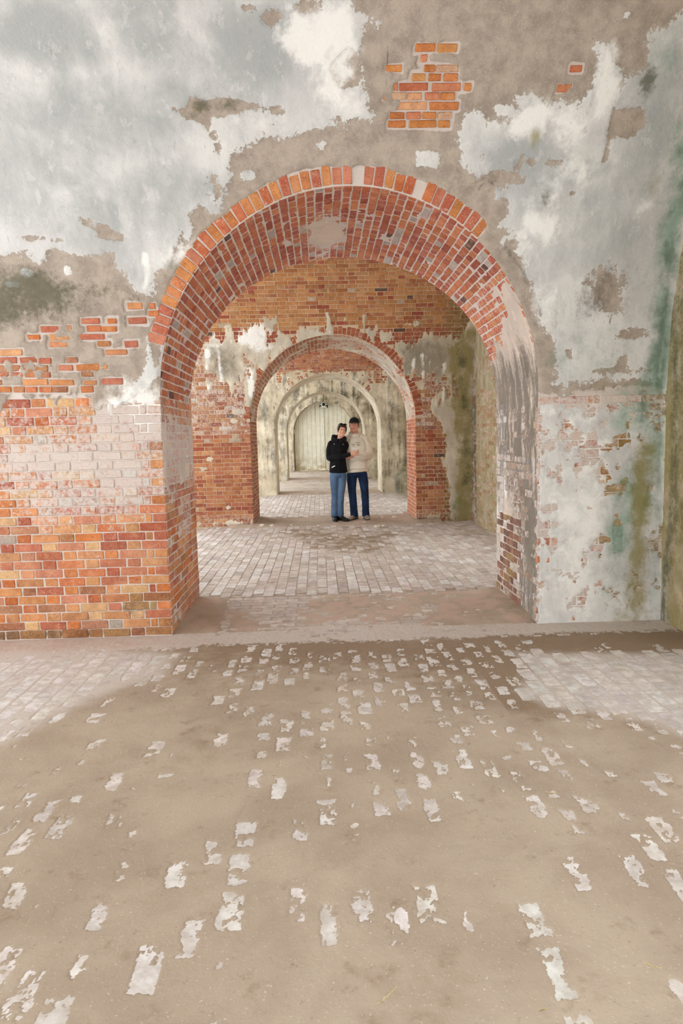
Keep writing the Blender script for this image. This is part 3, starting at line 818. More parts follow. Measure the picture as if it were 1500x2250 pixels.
def col_left(X, z):
    w = white_band(X, z) + float(vnoise(X * 4, z * 6, 5) - .5) * .45
    c = vary(rng.choice(PALETTE_ONE), 16)
    if rng.random() < .035:
        c = vary((176, 168, 158), 10)
    if rng.random() < .08:
        c = vary((214, 172, 124), 8)
    if z < .75 and rng.random() < .8:
        w = rng.uniform(0, .18)
    if z < .09:
        c = tuple(a * .62 + b * .38 for a, b in zip(c, (70, 72, 44)))
    if .1 < z < .3 and X > -1.75 and rng.random() < .3:
        c = tuple(a * .6 + b * .4 for a, b in zip(c, (110, 104, 60)))
    return c, max(0, min(.86, w)), 0


course_bricks(B1, D1, -W, -1, XL * -1 - W - .05, 0.005, 1.77, col_left)


def col_right(X, z):
    g = math.exp(-((X - 2.05) / .16) ** 2) * (z < 1.5)
    c = vary(rng.choice(PALETTE_ONE), 12)
    w = .66 + rng.uniform(-.14, .2)
    if rng.random() < .1 and z < .7:
        w = .28
    if g > .3:
        c = tuple(a * (1 - .8 * g) + b * .8 * g for a, b in zip(c, rng.choice([(122, 128, 70), (120, 150, 122), (128, 120, 60)])))
        w = .55 - .35 * g
    elif X > 2.15:
        c = (150, 142, 112)
        w = .45
    return c, w, -.001


course_bricks(B1, D1, W, 1, XR - W - .02, 0.005, 1.73, col_right)
for k, (a, b, s0, s1) in enumerate(EX):
    c = vary(rng.choice([(206, 132, 70), (200, 120, 62), (204, 124, 88), (212, 152, 110), (192, 106, 72), (208, 140, 80)]) if k < PAINT['EXN']
             else rng.choice(PALETTE_ONE), 12)
    if k < PAINT['EXN'] and k % 9 == 5:
        c = (212, 172, 142)
    sm = (s0 + s1) / 2
    th = max(sm - ZS, 0) / R
    pt = wall_point(np.array([(a + b) / 2]), np.array([sm]), D1, False, .0105 + rng.uniform(-.001, .002))[0]
    B1.add(pt, (1, 0, 0), (0, -math.sin(th), math.cos(th)), (0, -math.cos(th), -math.sin(th)), b - a, s1 - s0, c, 0.0, 3)
B1.build(300)

# lining of the first arch: jambs and soffit
def f_arch_one(Qv, Yv):
    nz = fbm(Qv * 5, Yv * 5, 5, 13, .62) - .5
    n2 = fbm(Qv * 1.5, Yv * 9, 4, 23) - .5
    # the coat covers the right haunch and jamb, streaked downwards
    qe = Q_CROWN + Q_ARC * .30 + np.clip(Yv, -.3, 1.4) * .42
    P = np.clip((Qv - qe) / .5, -.6, .75) + .42 + nz * .7 + n2 * .55
    P = np.where(Qv > QTOT - 1.25, np.minimum(P, .50 + nz * 1.1 + n2 * .4), P)
    P = np.maximum(P, .45 * np.exp(-((Qv - (Q_CROWN - .12)) / .14) ** 2 - ((Yv - .75) / .5) ** 2) + .3 + nz * .5)
    P = np.where(Qv < ZS, .15 + nz * .9, P)
    P = np.where(Qv < ZS, P + .3 * np.exp(-((Qv - 1.35) / .45) ** 2), P)
    P = np.clip(P, 0, 1)
    c = np.where(Qv > QTOT - ZS - .5, np.clip(.5 + nz * 1.2, 0, 1), 0)
    c = np.where(Qv < .25, np.clip(.7 - Qv * 2 + nz, 0, 1), c)
    right = sstep(Q_CROWN + Q_ARC * .34, Q_CROWN + Q_ARC * .46, Qv)
    G = right * .2
    K = right * np.clip(.68 + .25 * sstep(Q_CROWN + Q_ARC * .38, QTOT - ZS, Qv) + (fbm(Qv * 3.5, Yv * 11, 6, 37, .7) - .5) * 2.2, 0, 1) * (1 - .75 * sstep(QTOT - 1.3, QTOT - .5, Qv) * (Yv > .45))
    edge = right * np.exp(-((Yv + u_of(np.interp(Qv, QLEN, PATH[:, 1])) - .06) / .035) ** 2)
    K = np.maximum(K, edge * .8)
    Wt = right * np.clip((fbm(Qv * 2.6 + 4, Yv * 13, 5, 57, .68) - .52) * 1.6, 0, 1) + right * .5 * np.exp(-((Yv - 1.0) / .14) ** 2) * (Qv > QTOT - 1.7)
    Wt = np.maximum(Wt, (Qv < ZS) * .35 * np.exp(-((Qv - 1.3) / .5) ** 2))
    E = right * .18 * (Qv > QTOT - .9)
    Y = right * (.2 + .15 * (Yv < .35))
    z0 = np.zeros_like(Qv)
    lift = sstep(.4, .6, P) * (.009 - .006 * sstep(QTOT - ZS - .1, QTOT - ZS + .2, Qv)) + (fbm(Qv * 9, Yv * 9, 4, 3) - .5) * .008
    return lift, np.stack([P, c, G, z0], -1), np.stack([E, Y, np.clip(Wt, 0, 1), np.clip(K, 0, 1)], -1)


trim_1 = soffit_sheet('trim_1', D1, .0125, .0135, MAT['arch_one'], f_arch_one)
tag(trim_1, 'brick lining and ring of the nearest arch with pale joints', None)
BA = Bricks(trim_1)


def col_soffit(q, y, z):
    c = vary(rng.choice(PALETTE_SOFFIT), 14)
    r = rng.random()
    if r < .05:
        c = vary((176, 170, 166), 8)
    elif r < .065:
        c = (92, 62, 58)
    w = 0.0
    d = math.exp(-((q - (Q_CROWN - .14)) / .16) ** 2 - ((y - .8) / .55) ** 2)
    w += .75 * d + rng.uniform(0, .12)
    if q > Q_CROWN + Q_ARC * .28:
        w += .25
        c = vary(rng.choice([(204, 120, 66), (190, 92, 62), (200, 108, 70)]), 10)
    return c, min(.85, w), 0


def skip_soffit(q, y):
    return q > Q_CROWN + Q_ARC * .42 + y * .1


soffit_bricks(BA, D1, ZS + .02, Q_CROWN + Q_ARC * .46, col_soffit, skip=skip_soffit)


def col_ring(a):
    c = vary(rng.choice([(204, 114, 66), (196, 102, 66), (204, 126, 76), (186, 98, 76), (198, 118, 92), (208, 134, 76)]), 10)
    return c, rng.choice((0, 0, 0, .1, .2))


ring_bricks(BA, D1, math.radians(16), math.radians(133), col_ring,
            keep=lambda a: not (math.radians(107) < a < math.radians(112)) and not (math.radians(91.5) < a < math.radians(93.5)))
BA.build(300)

trim_2 = empty('trim_2', (-W, D1 + T / 2, 0))
tag(trim_2, 'brick facing of the left jamb inside the nearest arch', None, None, 'structure')
BJ = Bricks(trim_2)


def col_jamb(q, y, z):
    c = vary(rng.choice(PALETTE_ONE), 14)
    w = .74 * math.exp(-((z - 1.36) / .36) ** 2) + rng.uniform(-.08, .1)
    if .45 < y < .95 and .5 < z < 1.0:
        w += .35
    if z < .22:
        w += .25 * rng.random()
        c = tuple(a * .7 + b * .3 for a, b in zip(c, (170, 150, 134)))
    return c, max(0, min(.8, w)), 0


soffit_bricks(BJ, D1, .005, ZS + .02, col_jamb, pitch=.0655)
BJ.build(300)

trim_3 = empty('trim_3', (W, D1 + T / 2, 0))
tag(trim_3, 'grime streaked brick facing of the right jamb inside the nearest arch', None, None, 'structure')
BR = Bricks(trim_3)


def col_jamb_r(q, y, z):
    if z < .75 and .5 < y < 1.12 - z * .1 and rng.random() < .75:
        return vary(rng.choice([(112, 78, 68), (128, 90, 74), (140, 112, 74), (98, 70, 64)]), 8), .08, .002
    c = vary(rng.choice([(150, 138, 126), (128, 116, 106), (168, 152, 138), (140, 120, 106)]), 10)
    return c, rng.uniform(.15, .6) + (.3 if y > .85 else 0), -.001


soffit_bricks(BR, D1, QTOT - ZS + .02, QTOT, col_jamb_r, pitch=.0655, lift=.004, skip=lambda q, y: y < .30 and rng.random() < .6)
BR.build(300)

# ---- second wall
L2 = PAINT['W2']
D2 = D1 + PER


def c_two(X, S, nz):
    c = np.clip(hard_field([q for q in L2['P'] if q[1] > 1.1], X, S) * .5 + .5 + nz * .7, 0, 1)
    return c


xs = np.concatenate([spaced(XLK[1], -2.2, .1)[:-1], spaced(-2.2, XR, .02)])
ss = np.concatenate([[-.05], spaced(0, 4.7, .02)])
wall_second = wall_sheet('wall_second', D2, xs, ss, MAT['wall_two'], fields_from(L2, c_two, 1.25, .012, .006, seed=21, sx=8, sy=2.6))
tag(wall_second, 'red brick wall with pale lime crust behind the couple, second arch from the camera', None, None, 'structure')
B2 = Bricks(wall_second)


def col_two(X, s):
    pal = PALETTE_OCHRE if s > 3.15 else PALETTE_TWO
    c = vary(rng.choice(pal), 12)
    if 2.95 < s < 3.2:
        c = vary((150, 70, 46), 10)
    r = rng.random()
    if r < .03:
        c = vary((180, 166, 150), 8)
    elif r < .04:
        c = (78, 56, 50)
    elif r < .12:
        c = vary((150, 66, 46), 8)
    w = rng.choice((0, 0, .05, .15))
    if 1.55 < s < 2.9:
        w = .34 + rng.uniform(-.12, .25)
        c = tuple(a * .8 + b * .2 for a, b in zip(c, (140, 120, 105)))
    if X > W:
        k = min(1, max(0, (X - 1.75) / .2))
        c = tuple(a * (1 - .7 * k) + b * .7 * k for a, b in zip(c, (124, 104, 62)))
        w = max(w, .2)
    if s < .2:
        w = .35
    return c, w, 0


def skip_two(X, s, L):
    z = ZS + R * math.sin(max(s - ZS, 0) / R) if s > ZS else s
    if z > ZS - .02:
        rr = math.hypot(max(abs(X) - L / 2, 0) / (W + .12), (z - ZS) / (RISE + .12))
        if z > ZS and rr < 1 and math.hypot(X / (W + .1), (z - ZS) / (RISE + .1)) < 1.03:
            return True
    return X - L / 2 < -2.6


course_bricks(B2, D2, -W, -1, 1.3, .01, ZS, col_two, pitch=.067)
course_bricks(B2, D2, W, 1, XR - W - .02, .01, ZS, col_two, pitch=.067)
course_bricks(B2, D2, -2.55, 1, 2.55 + XR - .02, ZS + .003, 4.72, col_two, pitch=.067, skip=skip_two)
ring_bricks(B2, D2, math.radians(2), math.radians(178), lambda a: (vary((156, 74, 48), 12), rng.choice((0, .1, .3))), lift=.007)
B2.build(300)


def f_arch_two(Qv, Yv):
    nz = fbm(Qv * 5, Yv * 5, 5, 113, .62) - .5
    right = sstep(Q_CROWN - .2, Q_CROWN + .3, Qv)
    P = np.clip(.42 + nz * 1.0 + .12 * right * (Qv < QTOT - ZS) - .3 * (Qv < ZS) - .25 * (Qv > QTOT - ZS), 0, 1)
    z0 = np.zeros_like(Qv)
    return sstep(.4, .6, P) * .008, np.stack([P, z0, .3 + z0, z0], -1), np.stack([z0, z0, .3 * right, .25 * (1 - right)], -1)


trim_4 = soffit_sheet('trim_4', D2, .03, .035, MAT['wall_two'], f_arch_two)
tag(trim_4, 'brick lining of the second arch that the couple stands under', None)
BT = Bricks(trim_4)


def col_arch2(q, y, z):
    c = vary(rng.choice([(190, 108, 72), (180, 96, 64), (196, 120, 84), (172, 88, 62)] if q > Q_CROWN else PALETTE_TWO), 12)  # right half gets brighter orange bricks: daylight from the left painted in
    w = rng.uniform(.05, .35) + (.2 if q > Q_CROWN and z > ZS else 0)
    return c, w, 0


soffit_bricks(BT, D2, .005, QTOT - .005, col_arch2, pitch=.0655)
BT.build(260)

# ---- third, fourth and end walls: lime crust over brick
WALLS = [wall_front, wall_second]
for k, (nm, dens) in enumerate((('wall_third', 1.0), ('wall_fourth', 1.0), ('wall_far', 1.0))):
    D = D1 + PER * (k + 2)

    def f3(X, S, k=k):
        nz = fbm(X * 4, S * 4, 5, 200 + k, .62) - .5
        st = fbm(X * 12, S * .9, 5, 220 + k) - .5
        P = .86 + nz * .5 + st * .5
        if k == 0:
            bare = sstep(3.12, 3.3, S + nz * .3 + st * .35)
            P = P - bare * .75
        P = np.clip(P, 0, 1)
        c = np.clip(.6 + nz, 0, 1)
        M = np.clip(.55 + st * 1.4 + nz, 0, 1) * np.exp(-((S - 3.1) / .9) ** 2) * (k > 0) + .5 * (X > 1.6) * np.clip(.4 + nz * 2, 0, 1)
        Y = .55 * sstep(1.6, 2.1, X + st * .4) + .2 * (k > 0)
        E = .45 * (X > 1.7) * (S < .7)
        K = np.clip(.34 + st * 2.2 + nz * .8, 0, 1) * .85
        G = .25 + .4 * np.clip(nz * 2 + .2, 0, 1)
        Wt = np.clip(st * 2.2, 0, 1)
        return sstep(.4, .6, P) * .012 + nz * .02 + st * .02, np.stack([P, c, G + 0 * X, np.clip(M, 0, 1)], -1), np.stack([E + 0 * X, Y + 0 * X, Wt, K], -1)
    xs = np.concatenate([spaced(XLK[2], -2.0, .2)[:-1], spaced(-2.0, XR, .028)])
    ss = np.concatenate([[-.05], spaced(0, 4.7, .028 if k == 0 else .035)])
    w = wall_sheet(nm, D, xs, ss, MAT['wall_three'], f3)
    tag(w, ['cream crusted wall with the third arch behind the couple', 'stained wall with the fourth arch',
            'mould stained end wall around the white plank door'][k], None, None, 'structure')
    WALLS.append(w)
    if k == 0:
        B3 = Bricks(w)
        course_bricks(B3, D, -1.9, 1, 3.9, 2.85, 4.2, lambda X, s: (vary(rng.choice(PALETTE_TWO), 12), rng.choice((0, .1, .3)), 0), pitch=.067, lift=.009,
                      skip=lambda X, s, L: skip_two(X, s, L))
        ring_bricks(B3, D, math.radians(40), math.radians(140), lambda a: (vary((150, 84, 56), 10), .25), lift=.009)
        B3.build(200)

    def f_arch(Qv, Yv, k=k):
        nz = fbm(Qv * 5, Yv * 5, 5, 300 + k, .62) - .5
        st = fbm(Qv * 1.0, Yv * 12, 4, 320 + k) - .5
        z0 = np.zeros_like(Qv)
        left = (Qv < Q_CROWN)
        P = np.clip(.8 + nz * .6, 0, 1)
        K = np.clip(.38 + st * 2.0 + .15 * k, 0, 1) * .75
        Wt = np.where(left, .05, .35) + st * .8 - .1 * k  # whiter on the right, where light from the left is put into the colour
        return nz * .015, np.stack([P, z0 + .6, z0 + .3, z0], -1), np.stack([z0, z0 + .12, np.clip(Wt, 0, 1), K], -1)
    tr = soffit_sheet('trim_%d' % (5 + k), D, .05, .06, MAT['wall_three'], f_arch)
    tag(tr, ['pale limewashed lining of the third arch', 'pale lining of the fourth arch', 'lining of the doorway arch in the end wall'][k], None)

# ---- back faces, vaults and side walls (close the rooms behind what is seen)
MAT['vault'] = MAT['wall_three']
for k in range(4):
    D = D1 + PER * k + T
    xs = np.concatenate([spaced(XLK[k], -1.5, .3)[:-1], spaced(-1.5, 1.5, .06)[:-1], spaced(1.5, XR, .2)])
    wb = wall_sheet(['wall_front_rear', 'wall_second_rear', 'wall_third_rear', 'wall_fourth_rear'][k], D, xs, np.concatenate([[-.05], spaced(0, 4.7, .06)]), MAT['wall_three'], None, True, WALLS[k])
wall_back = wall_sheet('wall_back', D1 - PER + T, spaced(XL, XR, .06), np.concatenate([[-.05], spaced(0, 4.7, .06)]), MAT['wall_three'], None, True)
tag(wall_back, 'pale wall behind the camera with the arch the picture is taken from', None, None, 'structure')
s_top = 4.7
th_top = (s_top - ZS) / R
th_end = math.acos(1 - HALF / R)


def vault_strip(name, Dback, Dfront, label, XL):
    """roof of a room between the rear face of one wall and the front of the next"""
    pts = []
    for t in np.linspace(th_top, th_end, 12):
        pts.append((Dback + R * (1 - math.cos(t)), ZS + R * math.sin(t)))
    for t in np.linspace(th_end, th_top, 12)[1:]:
        pts.append((Dfront - R * (1 - math.cos(t)), ZS + R * math.sin(t)))
    V, Fq = [], []
    for (y, z) in pts:
        V += [(XL, y, z), (XR, y, z)]
    for i in range(len(pts) - 1):
        Fq.append((2 * i, 2 * i + 1, 2 * i + 3, 2 * i + 2))
    # outer skin gives the vault thickness
    n0 = len(V)
    for (y, z) in pts:
        V += [(XL, y, z + .35), (XR, y, z + .35)]
    for i in range(len(pts) - 1):
        Fq.append((n0 + 2 * i, n0 + 2 * i + 2, n0 + 2 * i + 3, n0 + 2 * i + 1))
    o = mesh_obj(name, V, Fq, MAT['vault'], None, True)
    set_attr(o.data, 'coat', np.tile([1., 1., .4, 0.], (len(V), 1)))
    set_attr(o.data, 'stain', np.zeros((len(V), 4)))
    return tag(o, label, None, None, 'structure')


for k in range(5):
    vault_strip('ceiling' if k == 0 else 'ceiling_%d' % (k + 1), D1 + PER * (k - 1) + T, D1 + PER * k,
                'limewashed barrel vault over room %s' % ['nearest the camera', 'between first and second arch', 'between second and third arch', 'between third and fourth arch', 'before the end door'][k], XLK[k])


def side_fields(Yv, Zv):
    nz = fbm(Yv * 5, Zv * 5, 5, 400, .62) - .5
    st = fbm(Yv * 11, Zv * .8, 5, 420) - .5
    P = np.clip(.5 + nz * .9 + st * .6, 0, 1)
    c = np.clip(.75 + nz, 0, 1)
    near = Yv < D1
    strip = sstep(9.55, 9.7, Yv) * (1 - sstep(10.9, 11.1, Yv))
    Y = np.where(near, .75, .35 + .3 * strip) + nz * .4
    M = np.where(near, .45, .6 - .5 * strip) + st * 1.2
    K = np.where(near, .3, .55 - .4 * strip) + st
    E = .25 * (Zv < .8) + 0 * Yv
    Wt = .3 * strip + .4 * (Zv < .45) * near
    z = np.zeros_like(Yv)
    return (fbm(Yv * 4, Zv * 4, 4, 431) - .5) * .02, np.stack([P, c, .3 + z, np.clip(M, 0, 1)], -1), np.stack([np.clip(E, 0, 1), np.clip(Y, 0, 1), np.clip(Wt + st, 0, 1), np.clip(K, 0, 1)], -1)


LIGHT_OPENINGS = [(D1 - PER + T + .8 + PER * k, D1 - PER + T + (3.7 if k == 0 else 3.0) + PER * k, .5, 2.9) for k in range(5)]  # unseen wall openings, added to light the rooms from the right


def right_wall():
    ys = np.concatenate([spaced(-.5, 3.6, .1)[:-1], spaced(3.6, D1 + .02, .02)[:-1], spaced(D1 + .02, D1 + T, .2)[:-1], spaced(D1 + T, D2 + .02, .025)[:-1], spaced(D2 + .02, 31.5, .12)])
    ys = np.unique(np.concatenate([ys, [v for e in LIGHT_OPENINGS for v in e[:2]]]))
    zs_ = np.concatenate([[-.05], spaced(0, 2.9, .025)[:-1], spaced(2.9, 5.2, .1)])
    Yg, Zg = np.meshgrid(ys, zs_)
    Yv, Zv = Yg.ravel(), Zg.ravel()
    lift, coat, stain = side_fields(Yv, Zv)
    strip = sstep(9.58, 9.64, Yv) * (1 - sstep(10.96, 11.02, Yv))
    lift = lift + strip * .05
    V = np.stack([XR - lift, Yv, Zv], -1)
    idx = np.arange(V.shape[0]).reshape(Yg.shape)
    Q = np.stack([idx[:-1, :-1], idx[1:, :-1], idx[1:, 1:], idx[:-1, 1:]], -1).reshape(-1, 4)
    ym, zm = Yv[Q].mean(1), Zv[Q].mean(1)
    hole = np.zeros(len(Q), bool)
    for (a, b, c, d) in LIGHT_OPENINGS:
        hole |= (ym > a) & (ym < b) & (zm > c) & (zm < d)
    Q = Q[~hole]
    m = fast_mesh('wall_right', V, Q, MAT['wall_two'])
    set_attr(m, 'coat', coat)
    set_attr(m, 'stain', stain)
    o = link(bpy.data.objects.new('wall_right', m))
    return tag(o, 'olive stained side wall running along the right of all the rooms', None, None, 'structure')


wall_right = right_wall()
for (a, b_, c_, d_) in LIGHT_OPENINGS:      # splayed reveals of the unseen openings added to let daylight in
    e = .55
    V = [(XR, a, c_), (XR, b_, c_), (XR, b_, d_), (XR, a, d_), (XR + e, a + .1, c_ + .1), (XR + e, b_ - .1, c_ + .1), (XR + e, b_ - .1, d_ - .05), (XR + e, a + .1, d_ - .05)]
    o = mesh_obj('light_opening_reveal', V, [(0, 4, 5, 1), (1, 5, 6, 2), (2, 6, 7, 3), (3, 7, 4, 0)], MAT['wall_three'], wall_right)
    set_attr(o.data, 'coat', np.tile([1., 1., .3, 0.], (8, 1)))
    set_attr(o.data, 'stain', np.zeros((8, 4)))
BS = Bricks(wall_right)
z = .01
row = 0
while z < 2.6:
    y = 9.3 + (row % 2) * .15
    while y < D2 - .15:
        L = (.192, .095)[row % 2 if rng.random() < .5 else 0]
        lift = .05 if 9.62 < y + L / 2 < 10.98 else 0
        c = vary(rng.choice([(124, 106, 74), (140, 112, 84), (112, 92, 66), (150, 116, 92)] if not lift else [(168, 146, 108), (176, 150, 116), (160, 130, 96)]), 10)
        if z < .6 and not lift:
            c = vary((150, 110, 92), 12)
        if rng.random() < .6:
            BS.add((XR - lift - .004, y + L / 2, z + .033), (0, -1, 0), (0, 0, 1), (-1, 0, 0), L, .056, c, rng.uniform(.1, .5))
        y += L + .011
    z += .067
    row += 1
BS.build(300)

# ------------------------------------------------------------------ floor
def floor_materials():
    def paver(name, joined):
        n = NT(name)
        p = n.pos()
        a = n.node('ShaderNodeAttribute', attribute_name='tint') if joined else n.node('ShaderNodeObjectInfo')
        tint = a.outputs['Color']
        mid = n.noise(p, 14, 6, .65)
        fine = n.noise(p, 70, 5, .65)
        dust = n.noise(p, 1.7, 5, .6)
        col = n.mix(n.rng(mid, .3, .7), n.mix(1.0, tint, rgb(214, 206, 200), 'MULTIPLY'), tint)
        col = n.mix(n.rng(fine, .60, .72, 0, .35), col, rgb(172, 160, 150))
        col = n.mix(n.rng(dust, .52, .72, 0, .3), col, rgb(190, 176, 160))
        n.bump(n.m('ADD', n.m('MULTIPLY', mid, .5), n.m('MULTIPLY', fine, .5)), .5, .006)
        return n.out(col, .85)
    MAT['paver'] = paver('paver_brick', False)
    MAT['paver_joined'] = paver('paver_brick_joined', True)
    n = NT('packed_dirt')
    p = n.pos()
    big = n.noise(p, 1.6, 6, .6, .3)
    mid = n.noise(p, 8, 7, .65)
    fine = n.noise(p, 55, 6, .7)
    peb = n.noise(p, 130, 1, .6)
    speck = n.noise(p, 24, 5, .75)
    D, Lg, Rd, Sp = n.attr('dirt')
    col = n.mix(n.rng(big, .35, .65), rgb(178, 162, 144), rgb(160, 143, 126))
    col = n.mix(n.rng(mid, .57, .72, 0, .65), col, rgb(142, 122, 104))
    col = n.mix(n.rng(fine, .60, .75, 0, .5), col, rgb(200, 185, 168))
    col = n.mix(n.rng(fine, .36, .26, 0, .55), col, rgb(118, 96, 78))
    col = n.mix(n.rng(n.m('ADD', D, n.m('MULTIPLY', n.m('SUBTRACT', mid, .5), .9)), .35, .85, 0, .75), col, rgb(128, 106, 84))
    col = n.mix(n.rng(n.m('ADD', Lg, n.m('MULTIPLY', n.m('SUBTRACT', mid, .5), .6)), .3, .8, 0, .85), col, n.mix(fine, rgb(206, 198, 192), rgb(192, 180, 170)))
    col = n.mix(n.rng(n.m('ADD', Rd, n.m('MULTIPLY', n.m('SUBTRACT', mid, .5), .6)), .3, .8, 0, .6), col, rgb(178, 136, 112))
    col = n.mix(n.rng(speck, .63, .70, 0, .6), col, rgb(132, 108, 90))
    col = n.mix(n.rng(speck, .34, .27, 0, .5), col, rgb(206, 194, 180))
    col = n.mix(n.rng(peb, .70, .76, 0, .6), col, rgb(214, 204, 190))
    col = n.mix(n.rng(peb, .27, .22, 0, .5), col, rgb(120, 92, 76))
    h = n.m('ADD', n.m('MULTIPLY', mid, .45), n.m('ADD', n.m('MULTIPLY', fine, .4), n.m('MULTIPLY', peb, .12)))
    n.bump(h, .5, .012)
    MAT['dirt'] = n.out(col, .95)


floor_materials()
PITCH_X, PITCH_Y = .101, .205
floor = mesh_obj('floor', [(XL, -1, -.03), (XR, -1, -.03), (XR, 33, -.03), (XL, 33, -.03)], [(0, 1, 2, 3)], MAT['dirt'])
set_attr(floor.data, 'dirt', np.tile([.3, .2, 0, 0.], (4, 1)))
tag(floor, 'brick paved floor half buried under packed brown dirt', None, None, 'structure')
BF = Bricks(floor, 'paver', 'paver', .004, .05)
GREY = [(220, 220, 221), (214, 213, 214), (224, 223, 223), (210, 208, 208), (216, 214, 213)]
DULL = [(204, 198, 195), (194, 187, 184), (210, 205, 202), (198, 191, 187), (188, 180, 176)]


def paver(x, y, w, l, c, z=0.0, along_y=True, sc=None):
    BF.add((x, y, z), (0, 1, 0) if along_y else (1, 0, 0), (-1, 0, 0) if along_y else (0, 1, 0), (0, 0, 1), l, w, c, 0, sc)


Y_EDGE = 4.74
FE = PAINT['FE']


def expose_prob(x, y):
    pr = .025
    for pts, amt, soft in FE:
        sd = float(prim_sd(['P', pts], np.array([x]), np.array([y]))[0])
        pr = max(pr, amt * float(sstep(-soft * .5, soft * .5, np.array([sd]))[0]))
    return pr


EXPOSED = []        # (x, y, halfwidth, halflength, strength)
cols1 = int((XR - (-3.2)) / PITCH_X)
grid = {}
for i in range(cols1):
    x = XR - (i + .5) * PITCH_X
    off = (i % 2) * .1 + rng.uniform(-.02, .02)
    j = 0
    y = Y_EDGE - off
    while y > .5:
        l = PITCH_Y if not (j == 0 and i % 2) else PITCH_Y
        yc = y - l / 2
        pr = expose_prob(x, yc)
        grid[(i, j)] = [x, yc, pr, 0]
        y -= l
        j += 1
for (px, py, ph) in PAINT['FP']:
    i = int((XR - px) / PITCH_X)
    best = [(abs(v[1] - py), k) for k, v in grid.items() if k[0] == i and abs(v[1] - py) < max(ph / 2 + .02, .1)]
    for _, k in sorted(best)[:max(1, int(round(ph / PITCH_Y)))]:
        grid[k][3] = 1
for (i, j), (x, yc, pr, forced) in sorted(grid.items()):
    c = vary(rng.choice(GREY), 6)
    paver(x, yc, PITCH_X - .007, PITCH_Y - .008, c, rng.uniform(-.0003, .0003), True, 1.0)
    clump = float(fbm(np.array([x * 1.6]), np.array([yc * 1.6]), 3, 71)[0])
    if forced:
        EXPOSED.append((x, yc, PITCH_X / 2 * rng.uniform(.75, .98), PITCH_Y / 2 * rng.uniform(.8, 1), .95))
    elif pr > .75 or rng.random() < pr * (.5 + 1.4 * clump):
        if pr > .75:
            EXPOSED.append((x, yc, PITCH_X / 2, PITCH_Y / 2, 1.15))
        else:
            k = rng.uniform(.6, 1) if yc > 3.2 else rng.uniform(.25, .8)
            EXPOSED.append((x + rng.uniform(-.015, .015), yc + (1 - k) * rng.uniform(-.08, .08), PITCH_X / 2 * (rng.uniform(.7, 1) if yc > 3.2 else rng.uniform(.4, .9)), PITCH_Y / 2 * k, rng.uniform(.6, 1) + (.1 if yc > 3.2 else 0)))
# border course and crosswise paving in the arch
for i in range(60):
    x = XR - .05 - i * .101
    paver(x, Y_EDGE + .055, .094, .1, vary(rng.choice(DULL), 6), -.001)
for r_ in range(13):
    y = Y_EDGE + .115 + .05 + r_ * .103
    x = -1.9 + (r_ % 2) * .1 if y < D1 else -W + (r_ % 2) * .1
    x_end = XR if y < D1 else W
    while x < x_end:
        paver(x + .1, y, .095, .197, vary(rng.choice(DULL), 6), .0, False)
        x += .205
# second room, lengthways again, then the rooms beyond
for i in range(46):
    x = XR - (i + .5) * PITCH_X
    y = D1 + T + .02 + (i % 2) * .1
    while y < D2 - .1:
        if x > -2.2:
            paver(x, y + PITCH_Y / 2, PITCH_X - .007, PITCH_Y - .009, vary(rng.choice(DULL + GREY[:2]), 8), rng.uniform(-.003, .003))
        y += PITCH_Y
for i in range(34):
    x = 1.75 - (i + .5) * PITCH_X
    for (ya, yb) in ((D2 - .05, D2 + T), (D2 + T, D1 + 2 * PER)):
        y = ya + (i % 2) * .1
        while y < yb:
            paver(x, y + PITCH_Y / 2, PITCH_X - .008, PITCH_Y - .01, vary(rng.choice(DULL + GREY[:2]), 8), rng.uniform(-.003, .003) - (.008 if ya < D2 else 0))
            y += PITCH_Y
BF.build(300)


